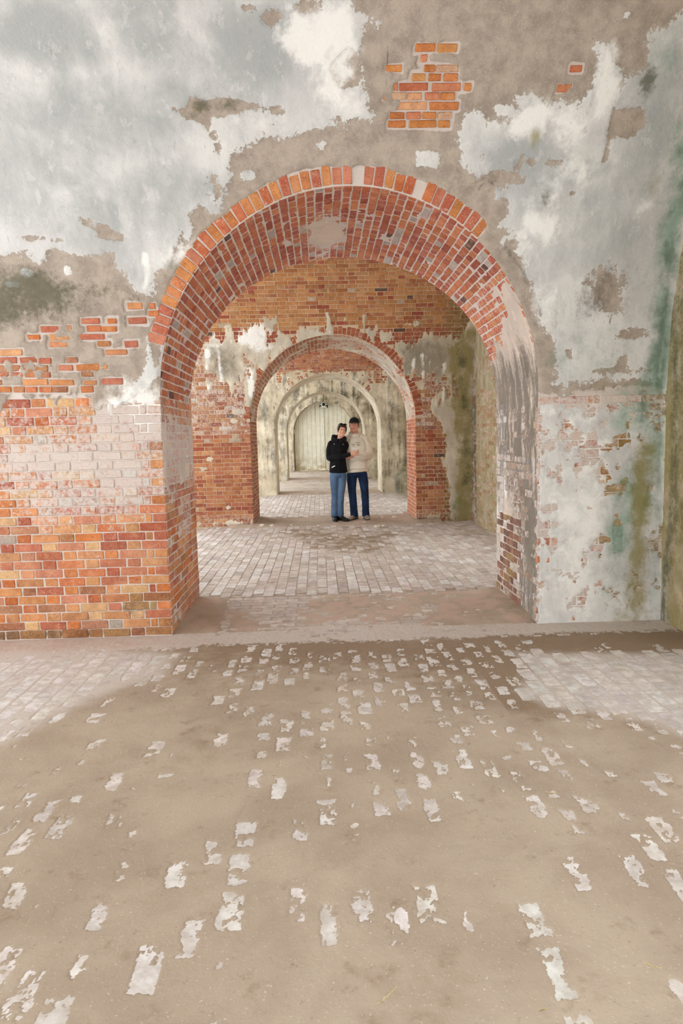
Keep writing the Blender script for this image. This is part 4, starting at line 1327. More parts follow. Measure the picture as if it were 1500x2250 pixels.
def dirt_sheet():
    # rows grow finer towards the nearest floor
    ys = [0.9]
    while ys[-1] < Y_EDGE + .4:
        ys.append(ys[-1] + .0022 * max(ys[-1], 1.2) + .0012)
    ys = np.array(ys)
    xs = spaced(-3.1, XR, .0062)
    X, Yv = np.meshgrid(xs, ys)
    sh = X.shape
    X, Yv = X.ravel(), Yv.ravel()
    Ex = np.zeros(len(X))
    nx = len(xs)
    for (x, y, hw, hl, st) in EXPOSED:
        i0, i1 = np.searchsorted(xs, [x - hw - .03, x + hw + .03])
        j0, j1 = np.searchsorted(ys, [y - hl - .03, y + hl + .03])
        if i1 <= i0 or j1 <= j0:
            continue
        gx, gy = np.meshgrid(xs[i0:i1], ys[j0:j1])
        d = np.minimum(hw - .004 - np.abs(gx - x), hl - .004 - np.abs(gy - y))
        v = sstep(-.004, .018, d) * st
        sub = Ex.reshape(sh)[j0:j1, i0:i1]
        np.maximum(sub, v, out=sub)
    full = np.zeros(len(X))
    for pts, amt, soft in FE:
        if amt > .75:
            full = np.maximum(full, sstep(-.12, .3, prim_sd(['P', pts], X, Yv)) * (1.0 if amt > .9 else .75))
    nz = fbm(X * 34, Yv * 22, 5, 501, .72) - .5
    n2 = fbm(X * 3, Yv * 3, 4, 511) - .5
    z = .0022 + n2 * .0012 - sstep(.36, .62, Ex * .66 + nz * 2.1 * sstep(.0, .25, Ex) + .05 * sstep(.9, 1.1, Ex)) * .0042 + nz * .0008
    z = z - full * .0026
    far = sstep(Y_EDGE - .10, Y_EDGE + .06, Yv + nz * .25 + n2 * .15)
    z = np.where(Yv > Y_EDGE - .04, .0002 + n2 * .004 + nz * .007, z)
    D = np.clip(.25 + fbm(X * 1.3, Yv * 1.3, 3, 521) - .45, 0, 1) + .35 * sstep(3.0, 4.4, Yv) * (1 - full) + .55 * np.exp(-((Yv - 3.9) / .5) ** 2) * (np.abs(X - 1.6) < .9)
    Lg = np.clip(full * .9 + far * .85 + .45 * sstep(-.9, -2.2, X), 0, 1)
    Rd = .25 * sstep(-.5, -2.0, X) + .3 * far
    idx = np.arange(len(X)).reshape(sh)
    Q = np.stack([idx[:-1, :-1], idx[:-1, 1:], idx[1:, 1:], idx[1:, :-1]], -1).reshape(-1, 4)
    m = fast_mesh('dirt', np.stack([X, Yv, z], -1), Q, MAT['dirt'])
    set_attr(m, 'dirt', np.stack([np.clip(D, 0, 1), Lg, np.clip(Rd, 0, 1), 0 * X], -1))
    tag(link(bpy.data.objects.new('dirt', m), floor), 'packed brown dirt lying over the pavers', None, None, 'stuff')


dirt_sheet()


def dust_sheet(name, y0, y1, x0, x1, step, base, amp, seed, fn=None, lg=.5, rd=.2, dk=.3):
    xs, ys = spaced(x0, x1, step), spaced(y0, y1, step)
    X, Yv = np.meshgrid(xs, ys)
    sh = X.shape
    X, Yv = X.ravel(), Yv.ravel()
    nz = fbm(X * 9, Yv * 6, 5, seed, .62) - .5
    n2 = fbm(X * 1.2, Yv * 1.2, 3, seed + 5) - .5
    fade = np.clip(np.minimum(Yv - y0, y1 - Yv) / .12, 0, 1)
    z = base + nz * amp + n2 * amp * 1.2
    D = dk + n2
    if fn is not None:
        dz, dd = fn(X, Yv, nz)
        z = z + dz
        D = D + dd
    z = z * fade - .02 * (1 - fade)
    idx = np.arange(len(X)).reshape(sh)
    Q = np.stack([idx[:-1, :-1], idx[:-1, 1:], idx[1:, 1:], idx[1:, :-1]], -1).reshape(-1, 4)
    m = fast_mesh(name, np.stack([X, Yv, z], -1), Q, MAT['dirt'])
    set_attr(m, 'dirt', np.stack([np.clip(D, 0, 1), np.clip(lg + nz, 0, 1), np.clip(rd + nz, 0, 1), 0 * X], -1))
    tag(link(bpy.data.objects.new(name, m), floor), None, None, None, 'stuff')


def threshold(X, Yv, nz):
    edge = sstep(.35, 0, np.minimum(W - X, X + W))
    return edge * .03 * sstep(D1 - .05, D1 + .3, Yv) - .002, -.2 + .3 * edge


def room_two(X, Yv, nz):
    patch = np.exp(-((X - .15) / .75) ** 2 - ((Yv - 9.6) / 1.4) ** 2) + .6 * np.exp(-((X + .5) / .5) ** 2 - ((Yv - 10.3) / .8) ** 2)
    return patch * .009 - .002, patch * .75


def threshold_two(X, Yv, nz):
    edge = sstep(.3, 0, np.minimum(W - X, X + W))
    return edge * .03 + .012, 0 * X - .1


dust_sheet('threshold_dust', Y_EDGE + .2, D1 + T + .1, -W - .02, W + .02, .02, .0005, .008, 601, threshold, .42, .45, .25)
dust_sheet('room_dust', D1 + T + .05, D2 - .02, -2.3, XR, .025, -.004, .008, 611, room_two, .45, .12, .2)
dust_sheet('arch_dust', D2 - .25, D2 + T, -W - .4, W + .4, .025, .004, .02, 621, threshold_two, .4, .4, .4)
dust_sheet('far_dust', D2 + T, D1 + 2 * PER - .1, -2.0, XR, .05, -.006, .012, 631, None, .5, .1, .15)
for k in (2, 3, 4):
    D = D1 + PER * k
    dust_sheet('sill_dust', D - .15, D + T + .05, -W, W, .06, .02, .03, 641 + k, None, .5, .45, .45)
    if k < 4:
        dust_sheet('far_dust', D + T, D + PER - .1, -1.9, XR, .12, -.004, .012, 651 + k, None, .55, .05, .1)

# ------------------------------------------------------------------ end door
n = NT('white_plank_paint')
p = n.pos()
stk = n.noise(n.scaled(p, (9, 9, .7)), 1.0, 5, .6)
mid = n.noise(p, 5, 6, .6)
col = n.mix(n.rng(mid, .3, .7), rgb(234, 231, 214), rgb(222, 218, 198))
col = n.mix(n.rng(stk, .56, .72, 0, .65), col, rgb(186, 168, 118))
sepz = n.node('ShaderNodeSeparateXYZ')
n.t.links.new(p, sepz.inputs[0])
low = n.rng(sepz.outputs[2], .8, .0)
col = n.mix(n.m('MULTIPLY', n.rng(mid, .42, .62), n.m('MULTIPLY', low, .7)), col, rgb(168, 140, 78))
n.bump(stk, .3, .01)
MAT['plank'] = n.out(col, .7)
n = NT('rusty_edge')
MAT['rust'] = n.out(n.mix(n.noise(n.pos(), 12, 4), rgb(128, 78, 56), rgb(104, 66, 50)), .8)
n = NT('dark_metal')
MAT['dark'] = n.out(n.mix(n.noise(n.pos(), 30, 3), rgb(52, 46, 40), rgb(40, 36, 32)), .5)
n = NT('lamp_glass')
n.bsdf.inputs['Roughness'].default_value = .15
MAT['lens'] = n.out(rgb(210, 210, 205), .15)

DD = D1 + PER * 4 + .42
door = empty('door_1', (0, DD, 0))
tag(door, 'white painted plank door closing the arch at the far end', None, None, 'structure')


def arch_top(x):
    return ZS + RISE * math.sqrt(max(0, 1 - (x / (W - .01)) ** 2))


edges = [-1.34, -1.16]
while edges[-1] < 1.30:
    edges.append(edges[-1] + .196)
edges[-1] = 1.34
for a, b in zip(edges[:-1], edges[1:]):
    lead = .007
    a2, b2 = a + lead / 2, b - lead / 2
    m = 6
    th = -.035 if abs((a + b) / 2 + .05) < .1 else 0.0
    bot = [(a2 + (b2 - a2) * i / m, .03) for i in range(m + 1)]
    top = [(x, max(.1, arch_top(x) - .01)) for x, _ in bot]
    V, Fq = [], []
    for yy in (th, .04):
        V += [(x, yy, z_) for x, z_ in bot] + [(x, yy, z_) for x, z_ in top]
    k2 = 2 * (m + 1)
    for i in range(m):
        Fq.append((i, i + 1, m + 1 + i + 1, m + 1 + i))
        Fq.append((k2 + i + 1, k2 + i, k2 + m + 1 + i, k2 + m + 1 + i + 1))
        Fq.append((m + 1 + i, m + 1 + i + 1, k2 + m + 1 + i + 1, k2 + m + 1 + i))
    Fq.append((0, m + 1, k2 + m + 1, k2))
    Fq.append((m, k2 + m, k2 + 2 * m + 1, 2 * m + 1))
    mesh_obj('plank', V, Fq, MAT['plank'], door)
mesh_obj('backing', [(-1.37, .05, .0), (1.37, .05, 0), (1.37, .05, 2.2), (.9, .05, 2.85), (0, .05, 3.09), (-.9, .05, 2.85), (-1.37, .05, 2.2)],
         [(0, 1, 2, 3, 4, 5, 6)], MAT['dark'], door)


def boxv(x0, x1, y0, y1, z0, z1):
    V = [(x0, y0, z0), (x1, y0, z0), (x1, y1, z0), (x0, y1, z0), (x0, y0, z1), (x1, y0, z1), (x1, y1, z1), (x0, y1, z1)]
    return V, [(0, 1, 2, 3)[::-1], (4, 5, 6, 7), (0, 1, 5, 4), (1, 2, 6, 5), (2, 3, 7, 6), (3, 0, 4, 7)]


def box_obj(name, b, mat, parent=None, bevel=0.0):
    V, Fq = boxv(*b)
    o = mesh_obj(name, V, Fq, mat, parent)
    if bevel:
        md = o.modifiers.new('bevel', 'BEVEL')
        md.width = bevel
        md.segments = 2
    return o


box_obj('jamb_post', (-1.385, -1.30, -.08, .03, 0.02, 1.9), MAT['plank'], door)
box_obj('rusty_edge', (-1.372, -1.345, -.095, -.07, 0.1, 1.72), MAT['rust'], door)
box_obj('rail', (-1.16, 1.16, -.028, .0, 2.05, 2.075), MAT['plank'], door)
box_obj('sill', (-1.30, 1.30, -.09, .02, 0.0, .05), MAT['plank'], door)

# flood lamp under the crown of the fourth arch
LY = D1 + PER * 4 + .1
lamp = empty('flood_lamp', (.0, LY, 2.95))
tag(lamp, 'dark box lamp with a round lens hung under the crown above the plank door', 'lamp')


def lathe(name, prof, mat, parent, loc, rot=(0, 0, 0), n=24):
    V, Fq = [], []
    for r_, h in prof:
        for k in range(n):
            a = 2 * math.pi * k / n
            V.append((r_ * math.cos(a), r_ * math.sin(a), h))
    for i in range(len(prof) - 1):
        for k in range(n):
            Fq.append((i * n + k, i * n + (k + 1) % n, (i + 1) * n + (k + 1) % n, (i + 1) * n + k))
    Fq.append(tuple(range(n))[::-1])
    Fq.append(tuple((len(prof) - 1) * n + k for k in range(n)))
    o = mesh_obj(name, V, Fq, mat, parent, True)
    o.location = loc
    o.rotation_euler = rot
    return o


box_obj('housing', (-.19, .19, -.07, .12, -.12, .10), MAT['dark'], lamp, .015)
box_obj('lower_strip', (-.16, .14, -.085, -.06, -.11, -.065), MAT['plank'], lamp, .005)
lathe('bezel', [(.10, 0), (.115, .02), (.10, .05), (.085, .05)], MAT['plank'], lamp, (.0, -.06, .03), (math.pi / 2, 0, 0))
lathe('lens', [(.082, 0), (.07, .03), (.04, .045), (.01, .05)], MAT['dark'], lamp, (0, -.09, .03), (math.pi / 2, 0, 0))
for s_ in (-1, 1):
    lathe('side_lens', [(.035, 0), (.04, .02), (.02, .035)], MAT['lens'], lamp, (s_ * .145, -.065, .045), (math.pi / 2, 0, 0), 16)
box_obj('mounting_bracket', (-.03, .03, -.02, .04, .09, .155), MAT['dark'], lamp, .004)

# ------------------------------------------------------------------ the couple
def cloth(name, a, b, scale=60, bump=.3, rough=.9, weave=True):
    n = NT(name)
    p = n.pos()
    big = n.noise(p, 6, 4, .6)
    fine = n.noise(p, scale, 3, .6)
    n.bump(n.m('ADD', n.m('MULTIPLY', fine, .5), n.m('MULTIPLY', big, .6)), bump, .01)
    return n.out(n.mix(n.rng(big, .3, .7), a, b), rough)


MAT['skin_man'] = cloth('skin_ruddy', rgb(214, 158, 136), rgb(204, 142, 122), 90, .1, .55)
MAT['skin_woman'] = cloth('skin_light', rgb(224, 172, 146), rgb(216, 160, 136), 90, .1, .55)
MAT['hoodie'] = cloth('oatmeal_fleece', rgb(228, 220, 206), rgb(216, 207, 192), 140, .35)
MAT['hoodie_dark'] = cloth('grey_print', rgb(150, 142, 130), rgb(140, 132, 120), 60, .1)
MAT['jeans_dark'] = cloth('dark_denim', rgb(30, 52, 84), rgb(21, 37, 64), 160, .35)
MAT['jeans_light'] = cloth('washed_denim', rgb(94, 118, 148), rgb(72, 96, 128), 160, .35)
MAT['jacket'] = cloth('black_fleece', rgb(20, 20, 24), rgb(14, 14, 17), 120, .35)
MAT['boot'] = cloth('black_leather', rgb(30, 28, 28), rgb(22, 20, 20), 60, .15, .55)
MAT['shoe'] = cloth('taupe_suede', rgb(150, 138, 126), rgb(134, 122, 112), 90, .25)
MAT['sole'] = cloth('dark_rubber', rgb(58, 52, 48), rgb(48, 44, 42), 60, .2)
MAT['cap'] = cloth('black_twill', rgb(24, 22, 24), rgb(18, 17, 18), 120, .25)
MAT['hair'] = cloth('dark_brown_hair', rgb(62, 42, 32), rgb(46, 30, 24), 80, .4, .6)
MAT['hair_short'] = cloth('short_brown_hair', rgb(94, 66, 48), rgb(80, 56, 42), 120, .4, .7)
MAT['lip'] = cloth('lip', rgb(190, 104, 98), rgb(182, 96, 92), 60, .05, .45)
MAT['eye_white'] = cloth('eye_white', rgb(225, 218, 212), rgb(222, 214, 208), 60, .0, .3)
MAT['iris'] = cloth('iris', rgb(46, 34, 28), rgb(40, 30, 26), 60, .0, .25)
MAT['white_tape'] = cloth('white_tape', rgb(240, 240, 240), rgb(236, 236, 236), 60, .0, .4)
MAT['shades'] = cloth('dark_lens', rgb(22, 20, 20), rgb(18, 17, 17), 60, .0, .15)

_S = []
for i_ in range(1, 8):
    for k_ in range(14):
        _t, _p = math.pi * i_ / 8, 2 * math.pi * k_ / 14
        _S.append((math.sin(_t) * math.cos(_p), math.sin(_t) * math.sin(_p), math.cos(_t)))
_S = np.array(_S + [(0, 0, 1), (0, 0, -1)])
_SF = []
for i_ in range(6):
    for k_ in range(14):
        _SF.append((i_ * 14 + k_, (i_ + 1) * 14 + k_, (i_ + 1) * 14 + (k_ + 1) % 14, i_ * 14 + (k_ + 1) % 14))
for k_ in range(14):
    _SF.append((98, k_, (k_ + 1) % 14))
    _SF.append((99, 6 * 14 + (k_ + 1) % 14, 6 * 14 + k_))


class Clay:
    """ellipsoids strung along chains, fused into one skin"""

    def __init__(self):
        self.V, self.F = [], []

    def ball(self, c, r, M=None):
        r = (r, r, r) if isinstance(r, (int, float)) else r
        P = _S * np.array(r) + np.array(c)
        if M is not None:
            P = np.array([tuple(M @ Vector(q)) for q in P])
        n0 = len(self.V)
        self.V += [tuple(q) for q in P]
        self.F += [tuple(i + n0 for i in f) for f in _SF]
        return self

    def chain(self, pts, M=None, dens=.4):
        """pts: (x, y, z, r) or (x, y, z, rx, ry, rz)"""
        P = [p if len(p) == 6 else (p[0], p[1], p[2], p[3], p[3], p[3]) for p in pts]
        for a, b in zip(P[:-1], P[1:]):
            d = math.dist(a[:3], b[:3])
            n = max(1, int(d / (dens * min(min(a[3:]), min(b[3:])))))
            for i in range(n + 1):
                t = i / n
                q = [u + (v - u) * t for u, v in zip(a, b)]
                self.ball(q[:3], tuple(q[3:]), M)
        return self

    def skin(self, name, mat, parent, voxel=.008, smooth=4, wrinkle=0.0, ws=(14, 9), keep=None):
        m = bpy.data.meshes.new('tmp')
        m.from_pydata(self.V, [], self.F)
        o = bpy.data.objects.new('tmp', m)
        TMP.collection.objects.link(o)
        md = o.modifiers.new('r', 'REMESH')
        md.mode = 'VOXEL'
        md.voxel_size = voxel
        sm = o.modifiers.new('s', 'SMOOTH')
        sm.factor = .5
        sm.iterations = smooth
        TMP.view_layers[0].update()
        dg = TMP.view_layers[0].depsgraph
        me = bpy.data.meshes.new_from_object(o.evaluated_get(dg))
        bpy.data.objects.remove(o)
        bpy.data.meshes.remove(m)
        me.name = name
        nv = len(me.vertices)
        co = np.empty(nv * 3, np.float32)
        me.vertices.foreach_get('co', co)
        co = co.reshape(-1, 3)
        if wrinkle:
            no = np.empty(nv * 3, np.float32)
            me.vertices.foreach_get('normal', no)
            no = no.reshape(-1, 3)
            w = fbm(co[:, 0] * ws[0] + co[:, 1] * ws[0] * .7 + 3 * co[:, 2], co[:, 2] * ws[1] + co[:, 0] * 5, 3, 801) - .5
            co = co + no * (w * 2 * wrinkle)[:, None]
        if keep is not None:
            co = keep(co)
        me.vertices.foreach_set('co', np.ascontiguousarray(co, np.float32).ravel())
        me.polygons.foreach_set('use_smooth', np.full(len(me.polygons), True))
        me.update()
        me.materials.clear()
        me.materials.append(mat)
        return link(bpy.data.objects.new(name, me), parent)


TMP = bpy.data.scenes.new('clay_bench')


def ellipsoid(name, c, r, mat, parent, M=None):
    cl = Clay().ball(c, r, M)
    return mesh_obj(name, cl.V, cl.F, mat, parent, True)


def head_clay(cl, M, jaw=1.0, k=1.0):
    b = lambda c, r: cl.ball(tuple(v * k for v in c), tuple(v * k for v in r), M)
    b((0, .012, .135), (.074, .094, .098))
    b((0, -.035, .11), (.064, .056, .085))
    b((0, -.03, .055), (.056 * jaw, .056, .05))
    b((0, -.066, .022), (.026 * jaw, .022, .020))
    for s in (-1, 1):
        b((s * .034, -.062, .078), (.028, .028, .030))
        b((s * .028, -.078, .134), (.026, .016, .012))
        b((s * .077, .012, .10), (.010, .020, .030))
        b((s * .030 * jaw, -.045, .032), (.026, .032, .022))
    cl.chain([(0, -.086 * k, .122 * k, .009 * k), (0, -.106 * k, .088 * k, .0125 * k)], M)
    for s in (-1, 1):
        b((s * .011, -.096, .082), (.009, .010, .008))
    b((0, -.083, .054), (.024, .012, .008))
    b((0, -.081, .044), (.020, .012, .007))


def face_parts(par, M, k, smile, brow_mat):
    for s in (-1, 1):
        e = ellipsoid('eye', (s * .030 * k, -.0835 * k, .113 * k), (.0125 * k, .0075 * k, .0065 * k), MAT['eye_white'], par, M)
        ellipsoid('iris', (s * .029 * k, -.0885 * k, .113 * k), (.0058 * k, .0035 * k, .0058 * k), MAT['iris'], e, M)
        cl = Clay().chain([(s * .015 * k, -.095 * k, .1345 * k, .0036 * k), (s * .034 * k, -.091 * k, .1375 * k, .0038 * k), (s * .050 * k, -.076 * k, .130 * k, .0028 * k)], M)
        mesh_obj('eyebrow', cl.V, cl.F, brow_mat, par, True)
    if smile:
        cl = Clay().chain([(-.030 * k, -.072 * k, .057 * k, .005 * k), (-.015 * k, -.091 * k, .048 * k, .0058 * k), (0, -.095 * k, .045 * k, .006 * k), (.015 * k, -.091 * k, .048 * k, .0058 * k), (.030 * k, -.072 * k, .057 * k, .005 * k)], M)
        mo = mesh_obj('lips', cl.V, cl.F, MAT['lip'], par, True)
        cl = Clay().chain([(-.020 * k, -.090 * k, .052 * k, .0040 * k), (0, -.0985 * k, .047 * k, .0046 * k), (.020 * k, -.090 * k, .052 * k, .0040 * k)], M)
        mesh_obj('teeth', cl.V, cl.F, MAT['eye_white'], mo, True)
    else:
        cl = Clay().chain([(-.024 * k, -.080 * k, .050 * k, .0042 * k), (0, -.094 * k, .0495 * k, .0058 * k), (.024 * k, -.080 * k, .050 * k, .0042 * k)], M)
        mesh_obj('lips', cl.V, cl.F, MAT['lip'], par, True)


def hand_clay(cl, wrist, palm_dir, finger_dir, thumb_dir, curl, k=1.0, spread=.018, normal=None):
    """palm from the wrist along palm_dir; four fingers set side by side across the palm, thumb from its side"""
    w, d = Vector(wrist), Vector(palm_dir).normalized()
    t = Vector(thumb_dir).normalized()
    side = (t - d * t.dot(d)).normalized()
    n = d.cross(side)
    if normal is not None and n.dot(Vector(normal)) < 0:
        n = -n                                   # n points to the back of the hand
    for f in (-.6, -.2, .2, .6):
        a = w + side * (.024 * f * k)
        b = w + d * (.085 * k) + side * (.052 * f * k)
        cl.chain([(*a, .019 * k), (*b, .0135 * k)])
    for i, (f, L) in enumerate(((.78, .92), (.27, 1.02), (-.27, .96), (-.78, .76))):
        base = w + d * (.088 * k) + side * (.045 * f * k)
        fd = (Vector(finger_dir).normalized() * (1 - .0) + side * (f * spread * 4)).normalized()
        p1 = base + fd * (.034 * L * k) - n * (.006 * k)
        f2 = (fd - n * curl).normalized()
        p2 = p1 + f2 * (.026 * L * k)
        f3 = (fd - n * curl * 2.2).normalized()
        p3 = p2 + f3 * (.020 * L * k)
        cl.chain([(*base, .0098 * k), (*p1, .0090 * k), (*p2, .0083 * k), (*p3, .0072 * k)])
    tb = w + d * (.028 * k) + side * (.030 * k)
    t1 = tb + (t * .75 + d * .5).normalized() * (.036 * k)
    t2 = t1 + (t * .35 + d * .8 - n * .2).normalized() * (.030 * k)
    cl.chain([(*tb, .0145 * k), (*t1, .0115 * k), (*t2, .0088 * k)])


def shoe(name, par, M, L=.29, wd=.052, hgt=.062, mat=None, boot=0.0, label=None):
    cl = Clay()
    cl.chain([(0, .07, .045, wd * .8, .05, .042), (0, -.02, .045, wd * .88, .06, .042), (0, -.12, .034, wd, .055, .030), (0, -.17, .030, wd * .78, .035, .026)], M)
    cl.chain([(0, .05, .06, .048, .058, .04), (0, .045, .10 + boot, .046, .055, .03)], M)
    o = cl.skin(name, mat, par, .007, 3)
    cs = Clay()
    for i in range(8):
        t = i / 7
        cs.ball((0, .085 - .27 * t, .012), ((wd * .86, wd * .9, wd * .94, wd * .98, wd * 1.04, wd * 1.06, wd * .98, wd * .7)[i], .032, .012), M)
    cs.skin('sole', MAT['sole'], o, .007, 2)
    return o


PZ = .014
# --- man: local x to the right of the picture, y away from the camera
man = empty('person', (.405, 11.95, PZ))
tag(man, 'taller person in black cap, oatmeal hoodie and dark jeans standing in the second arch', 'person', 'couple standing in the arch')


def man_build(p):
    big = Matrix.Scale(1.05, 4)
    head = Matrix.Translation((-.035, -.01, 1.528)) @ Euler((math.radians(-2), math.radians(2), math.radians(-10))).to_matrix().to_4x4()
    body = Clay()
    head_clay(body, head, 1.12, 1.05)
    body.chain([(-.03, .01, 1.58, .062), (-.02, .02, 1.50, .066), (0, .03, 1.42, .065)])
    body.chain([(0, .02, 1.40, .115, .07, .05), (.0, .01, 1.28, .15, .09, .06), (.0, .0, 1.08, .14, .10, .06), (0, 0, .93, .14, .10, .06)])
    body.chain([(-.088, .0, .86, .075), (-.09, -.01, .50, .050), (-.064, .025, .12, .038), (-.062, .02, .07, .034), (-.062, -.03, .05, .03)])
    body.chain([(.095, .0, .86, .075), (.13, -.01, .50, .050), (.145, .025, .12, .038), (.147, .02, .07, .034), (.147, -.03, .05, .03)])
    # his left arm (right in the picture) across to the clasped hands, his right arm behind her
    body.chain([(.14, .03, 1.375, .045), (.21, .0, 1.17, .042), (.12, -.185, 1.105, .033), (-.045, -.235, 1.125, .026)])
    body.chain([(-.16, .04, 1.40, .05), (-.24, .13, 1.17, .042), (-.33, .12, 1.08, .032)])
    hand_clay(body, (-.055, -.236, 1.125), (-1, -.05, -.05), (-.9, -.1, -.35), (-.25, -.3, 1), .45, 1.0, normal=(0, -1, 0))
    hand_clay(body, (-.335, .12, 1.08), (-.8, -.3, -.2), (-.5, -.85, -.1), (.1, -.4, .9), .6, 1.0, normal=(-1, .3, 0))
    b = body.skin('body', MAT['skin_man'], p, .0062, 3)
    face_parts(b, head, 1.05, False, MAT['hair_short'])
    # short hair under the cap
    hc = Clay()
    hc.ball((0, .03, .128), (.079, .088, .085), head @ big)
    for s in (-1, 1):
        hc.ball((s * .071, -.012, .128), (.009, .020, .028), head @ big)
    hc.skin('hair', MAT['hair_short'], p, .007, 2)
    cap = Clay()
    cap.ball((0, .010, .178), (.086, .104, .070), head @ big)
    cap.ball((0, .014, .165), (.087, .105, .040), head @ big)
    c = cap.skin('cap', MAT['cap'], p, .007, 3)
    br = Clay()
    for i in range(9):
        a = math.radians(-64 + 16 * i)
        br.chain([(math.sin(a) * .070, -math.cos(a) * .080 + .005, .166, .012, .012, .007), (math.sin(a) * .074, -.085 - math.cos(a) * .078, .154 - .012 * (1 - math.cos(a)), .014, .014, .006)], head @ big)
    br.skin('brim', MAT['cap'], c, .006, 2)
    ellipsoid('button', (0, .012, .249), (.009, .009, .006), MAT['cap'], c, head @ big)
    # hoodie
    h = Clay()
    h.chain([(0, .035, 1.455, .095, .075, .045), (.0, .03, 1.415, .175, .10, .05), (.005, .015, 1.33, .20, .125, .06), (.005, .0, 1.20, .20, .14, .06),
             (.005, -.01, 1.05, .196, .145, .06), (.005, -.01, .93, .188, .14, .05), (.005, -.005, .885, .178, .135, .035)])
    for s in (-1, 1):
        h.chain([(0, .035, 1.475, .075, .07, .04), (s * .09, .032, 1.435, .075), (s * .15, .03, 1.395, .076)])
    h.chain([(.150, .03, 1.400, .076), (.19, .02, 1.30, .084), (.215, .0, 1.17, .080), (.20, -.07, 1.115, .074), (.10, -.195, 1.10, .052), (-.01, -.232, 1.122, .043)])
    h.chain([(-.155, .04, 1.405, .072), (-.21, .09, 1.29, .072), (-.245, .14, 1.17, .065), (-.33, .125, 1.085, .045)])
    hd = h.skin('hoodie', MAT['hoodie'], p, .0085, 4, .0065, (13, 11))
    k = Clay()      # hood lying round the neck
    for i in range(14):
        a = math.radians(-172 + 344 * i / 13) + math.pi / 2
        k.ball((-.025 + math.cos(a) * .085, .03 + math.sin(a) * .085, 1.49 + .026 * math.sin(a)), (.032, .032, .044))
    k.chain([(-.02, .13, 1.46, .085, .04, .05), (-.02, .15, 1.39, .06, .03, .04)])
    k.skin('hood', MAT['hoodie'], hd, .008, 4, .003)
    k = Clay()      # rib at the hem and the cuff
    for i in range(56):
        a = 2 * math.pi * i / 56
        k.ball((.005 + math.cos(a) * .168, -.005 + math.sin(a) * .126, .862 + .012 * math.cos(a)), (.026, .024, .03))
    k.skin('hem_rib', MAT['hoodie'], hd, .008, 3, .002)
    Clay().chain([(-.012, -.232, 1.122, .040), (-.035, -.235, 1.124, .036)]).skin('cuff', MAT['hoodie'], hd, .007, 2)
    k = Clay()      # pouch pocket
    for i in range(13):
        x_ = -.11 + .02 * i
        yy_ = -.122 - .024 * math.cos((x_ - .01) / .13 * 1.3)
        k.chain([(x_, yy_, 1.03 - .35 * abs(x_ - .01), .022, .014, .022), (x_, yy_ + .004, .91, .022, .014, .024)])
    k.skin('pocket', MAT['hoodie'], hd, .008, 3)
    for s in (-1, 1):
        Clay().chain([(-.02 + s * .022, -.068, 1.445, .004), (-.018 + s * .026, -.112, 1.37, .004), (-.02 + s * .022, -.135, 1.28 + .02 * s, .004)], None, 1.2).skin('drawstring', MAT['hoodie'], hd, .003, 1)
    for (x0, x1, z0) in ((-.085, -.035, 1.315), (-.005, .055, 1.345), (-.075, -.045, 1.29), (.0, .045, 1.315), (.01, .05, 1.29)):
        V, Fq = [], []
        for i in range(5):
            x = x0 + (x1 - x0) * i / 4
            yy = -.128 + .25 * x * x - .0115
            V += [(x, yy, z0), (x, yy, z0 + .011)]
        for i in range(4):
            Fq.append((2 * i, 2 * i + 2, 2 * i + 3, 2 * i + 1))
        o = mesh_obj('chest_print', V, Fq, MAT['hoodie_dark'], hd)
        md = o.modifiers.new('thick', 'SOLIDIFY')
        md.thickness = .003
    # jeans
    j = Clay()
    j.chain([(.0, .0, .90, .165, .12, .04), (.005, .0, .80, .172, .125, .06)])
    j.chain([(-.088, .0, .80, .094, .105, .06), (-.095, -.01, .66, .088, .095, .06), (-.09, -.02, .50, .074, .08, .06), (-.075, .01, .30, .068, .074, .05), (-.065, .025, .16, .066, .07, .04), (-.062, .01, .062, .068, .080, .03)])
    j.chain([(.095, .0, .80, .092, .105, .06), (.115, -.01, .66, .086, .095, .06), (.13, -.02, .50, .072, .08, .06), (.14, .01, .30, .066, .072, .05), (.145, .025, .16, .064, .07, .04), (.145, .01, .062, .068, .080, .03)])
    for x in (-.064, .145):
        for z_ in (.055, .09, .125, .16):
            j.ball((x + rng.uniform(-.006, .006), .018, z_), (.072, .078, .014))
    jj = j.skin('jeans', MAT['jeans_dark'], p, .0085, 3, .006, (11, 14))
    mesh_obj('fly_seam', *boxv(-.006, .006, -.136, -.126, .78, .86), MAT['jeans_dark'], jj)
    Ml = Matrix.Translation((-.062, .01, 0)) @ Matrix.Rotation(math.radians(-32), 4, 'Z')
    Mr = Matrix.Translation((.148, .01, 0)) @ Matrix.Rotation(math.radians(8), 4, 'Z')
    shoe('shoe', p, Ml, mat=MAT['shoe'])
    shoe('shoe', p, Mr, mat=MAT['shoe'])


man_build(man)

woman = empty('person', (.062, 11.84, PZ))
tag(woman, 'shorter person in black hooded jacket and light blue jeans beside the capped one', 'person', 'couple standing in the arch')


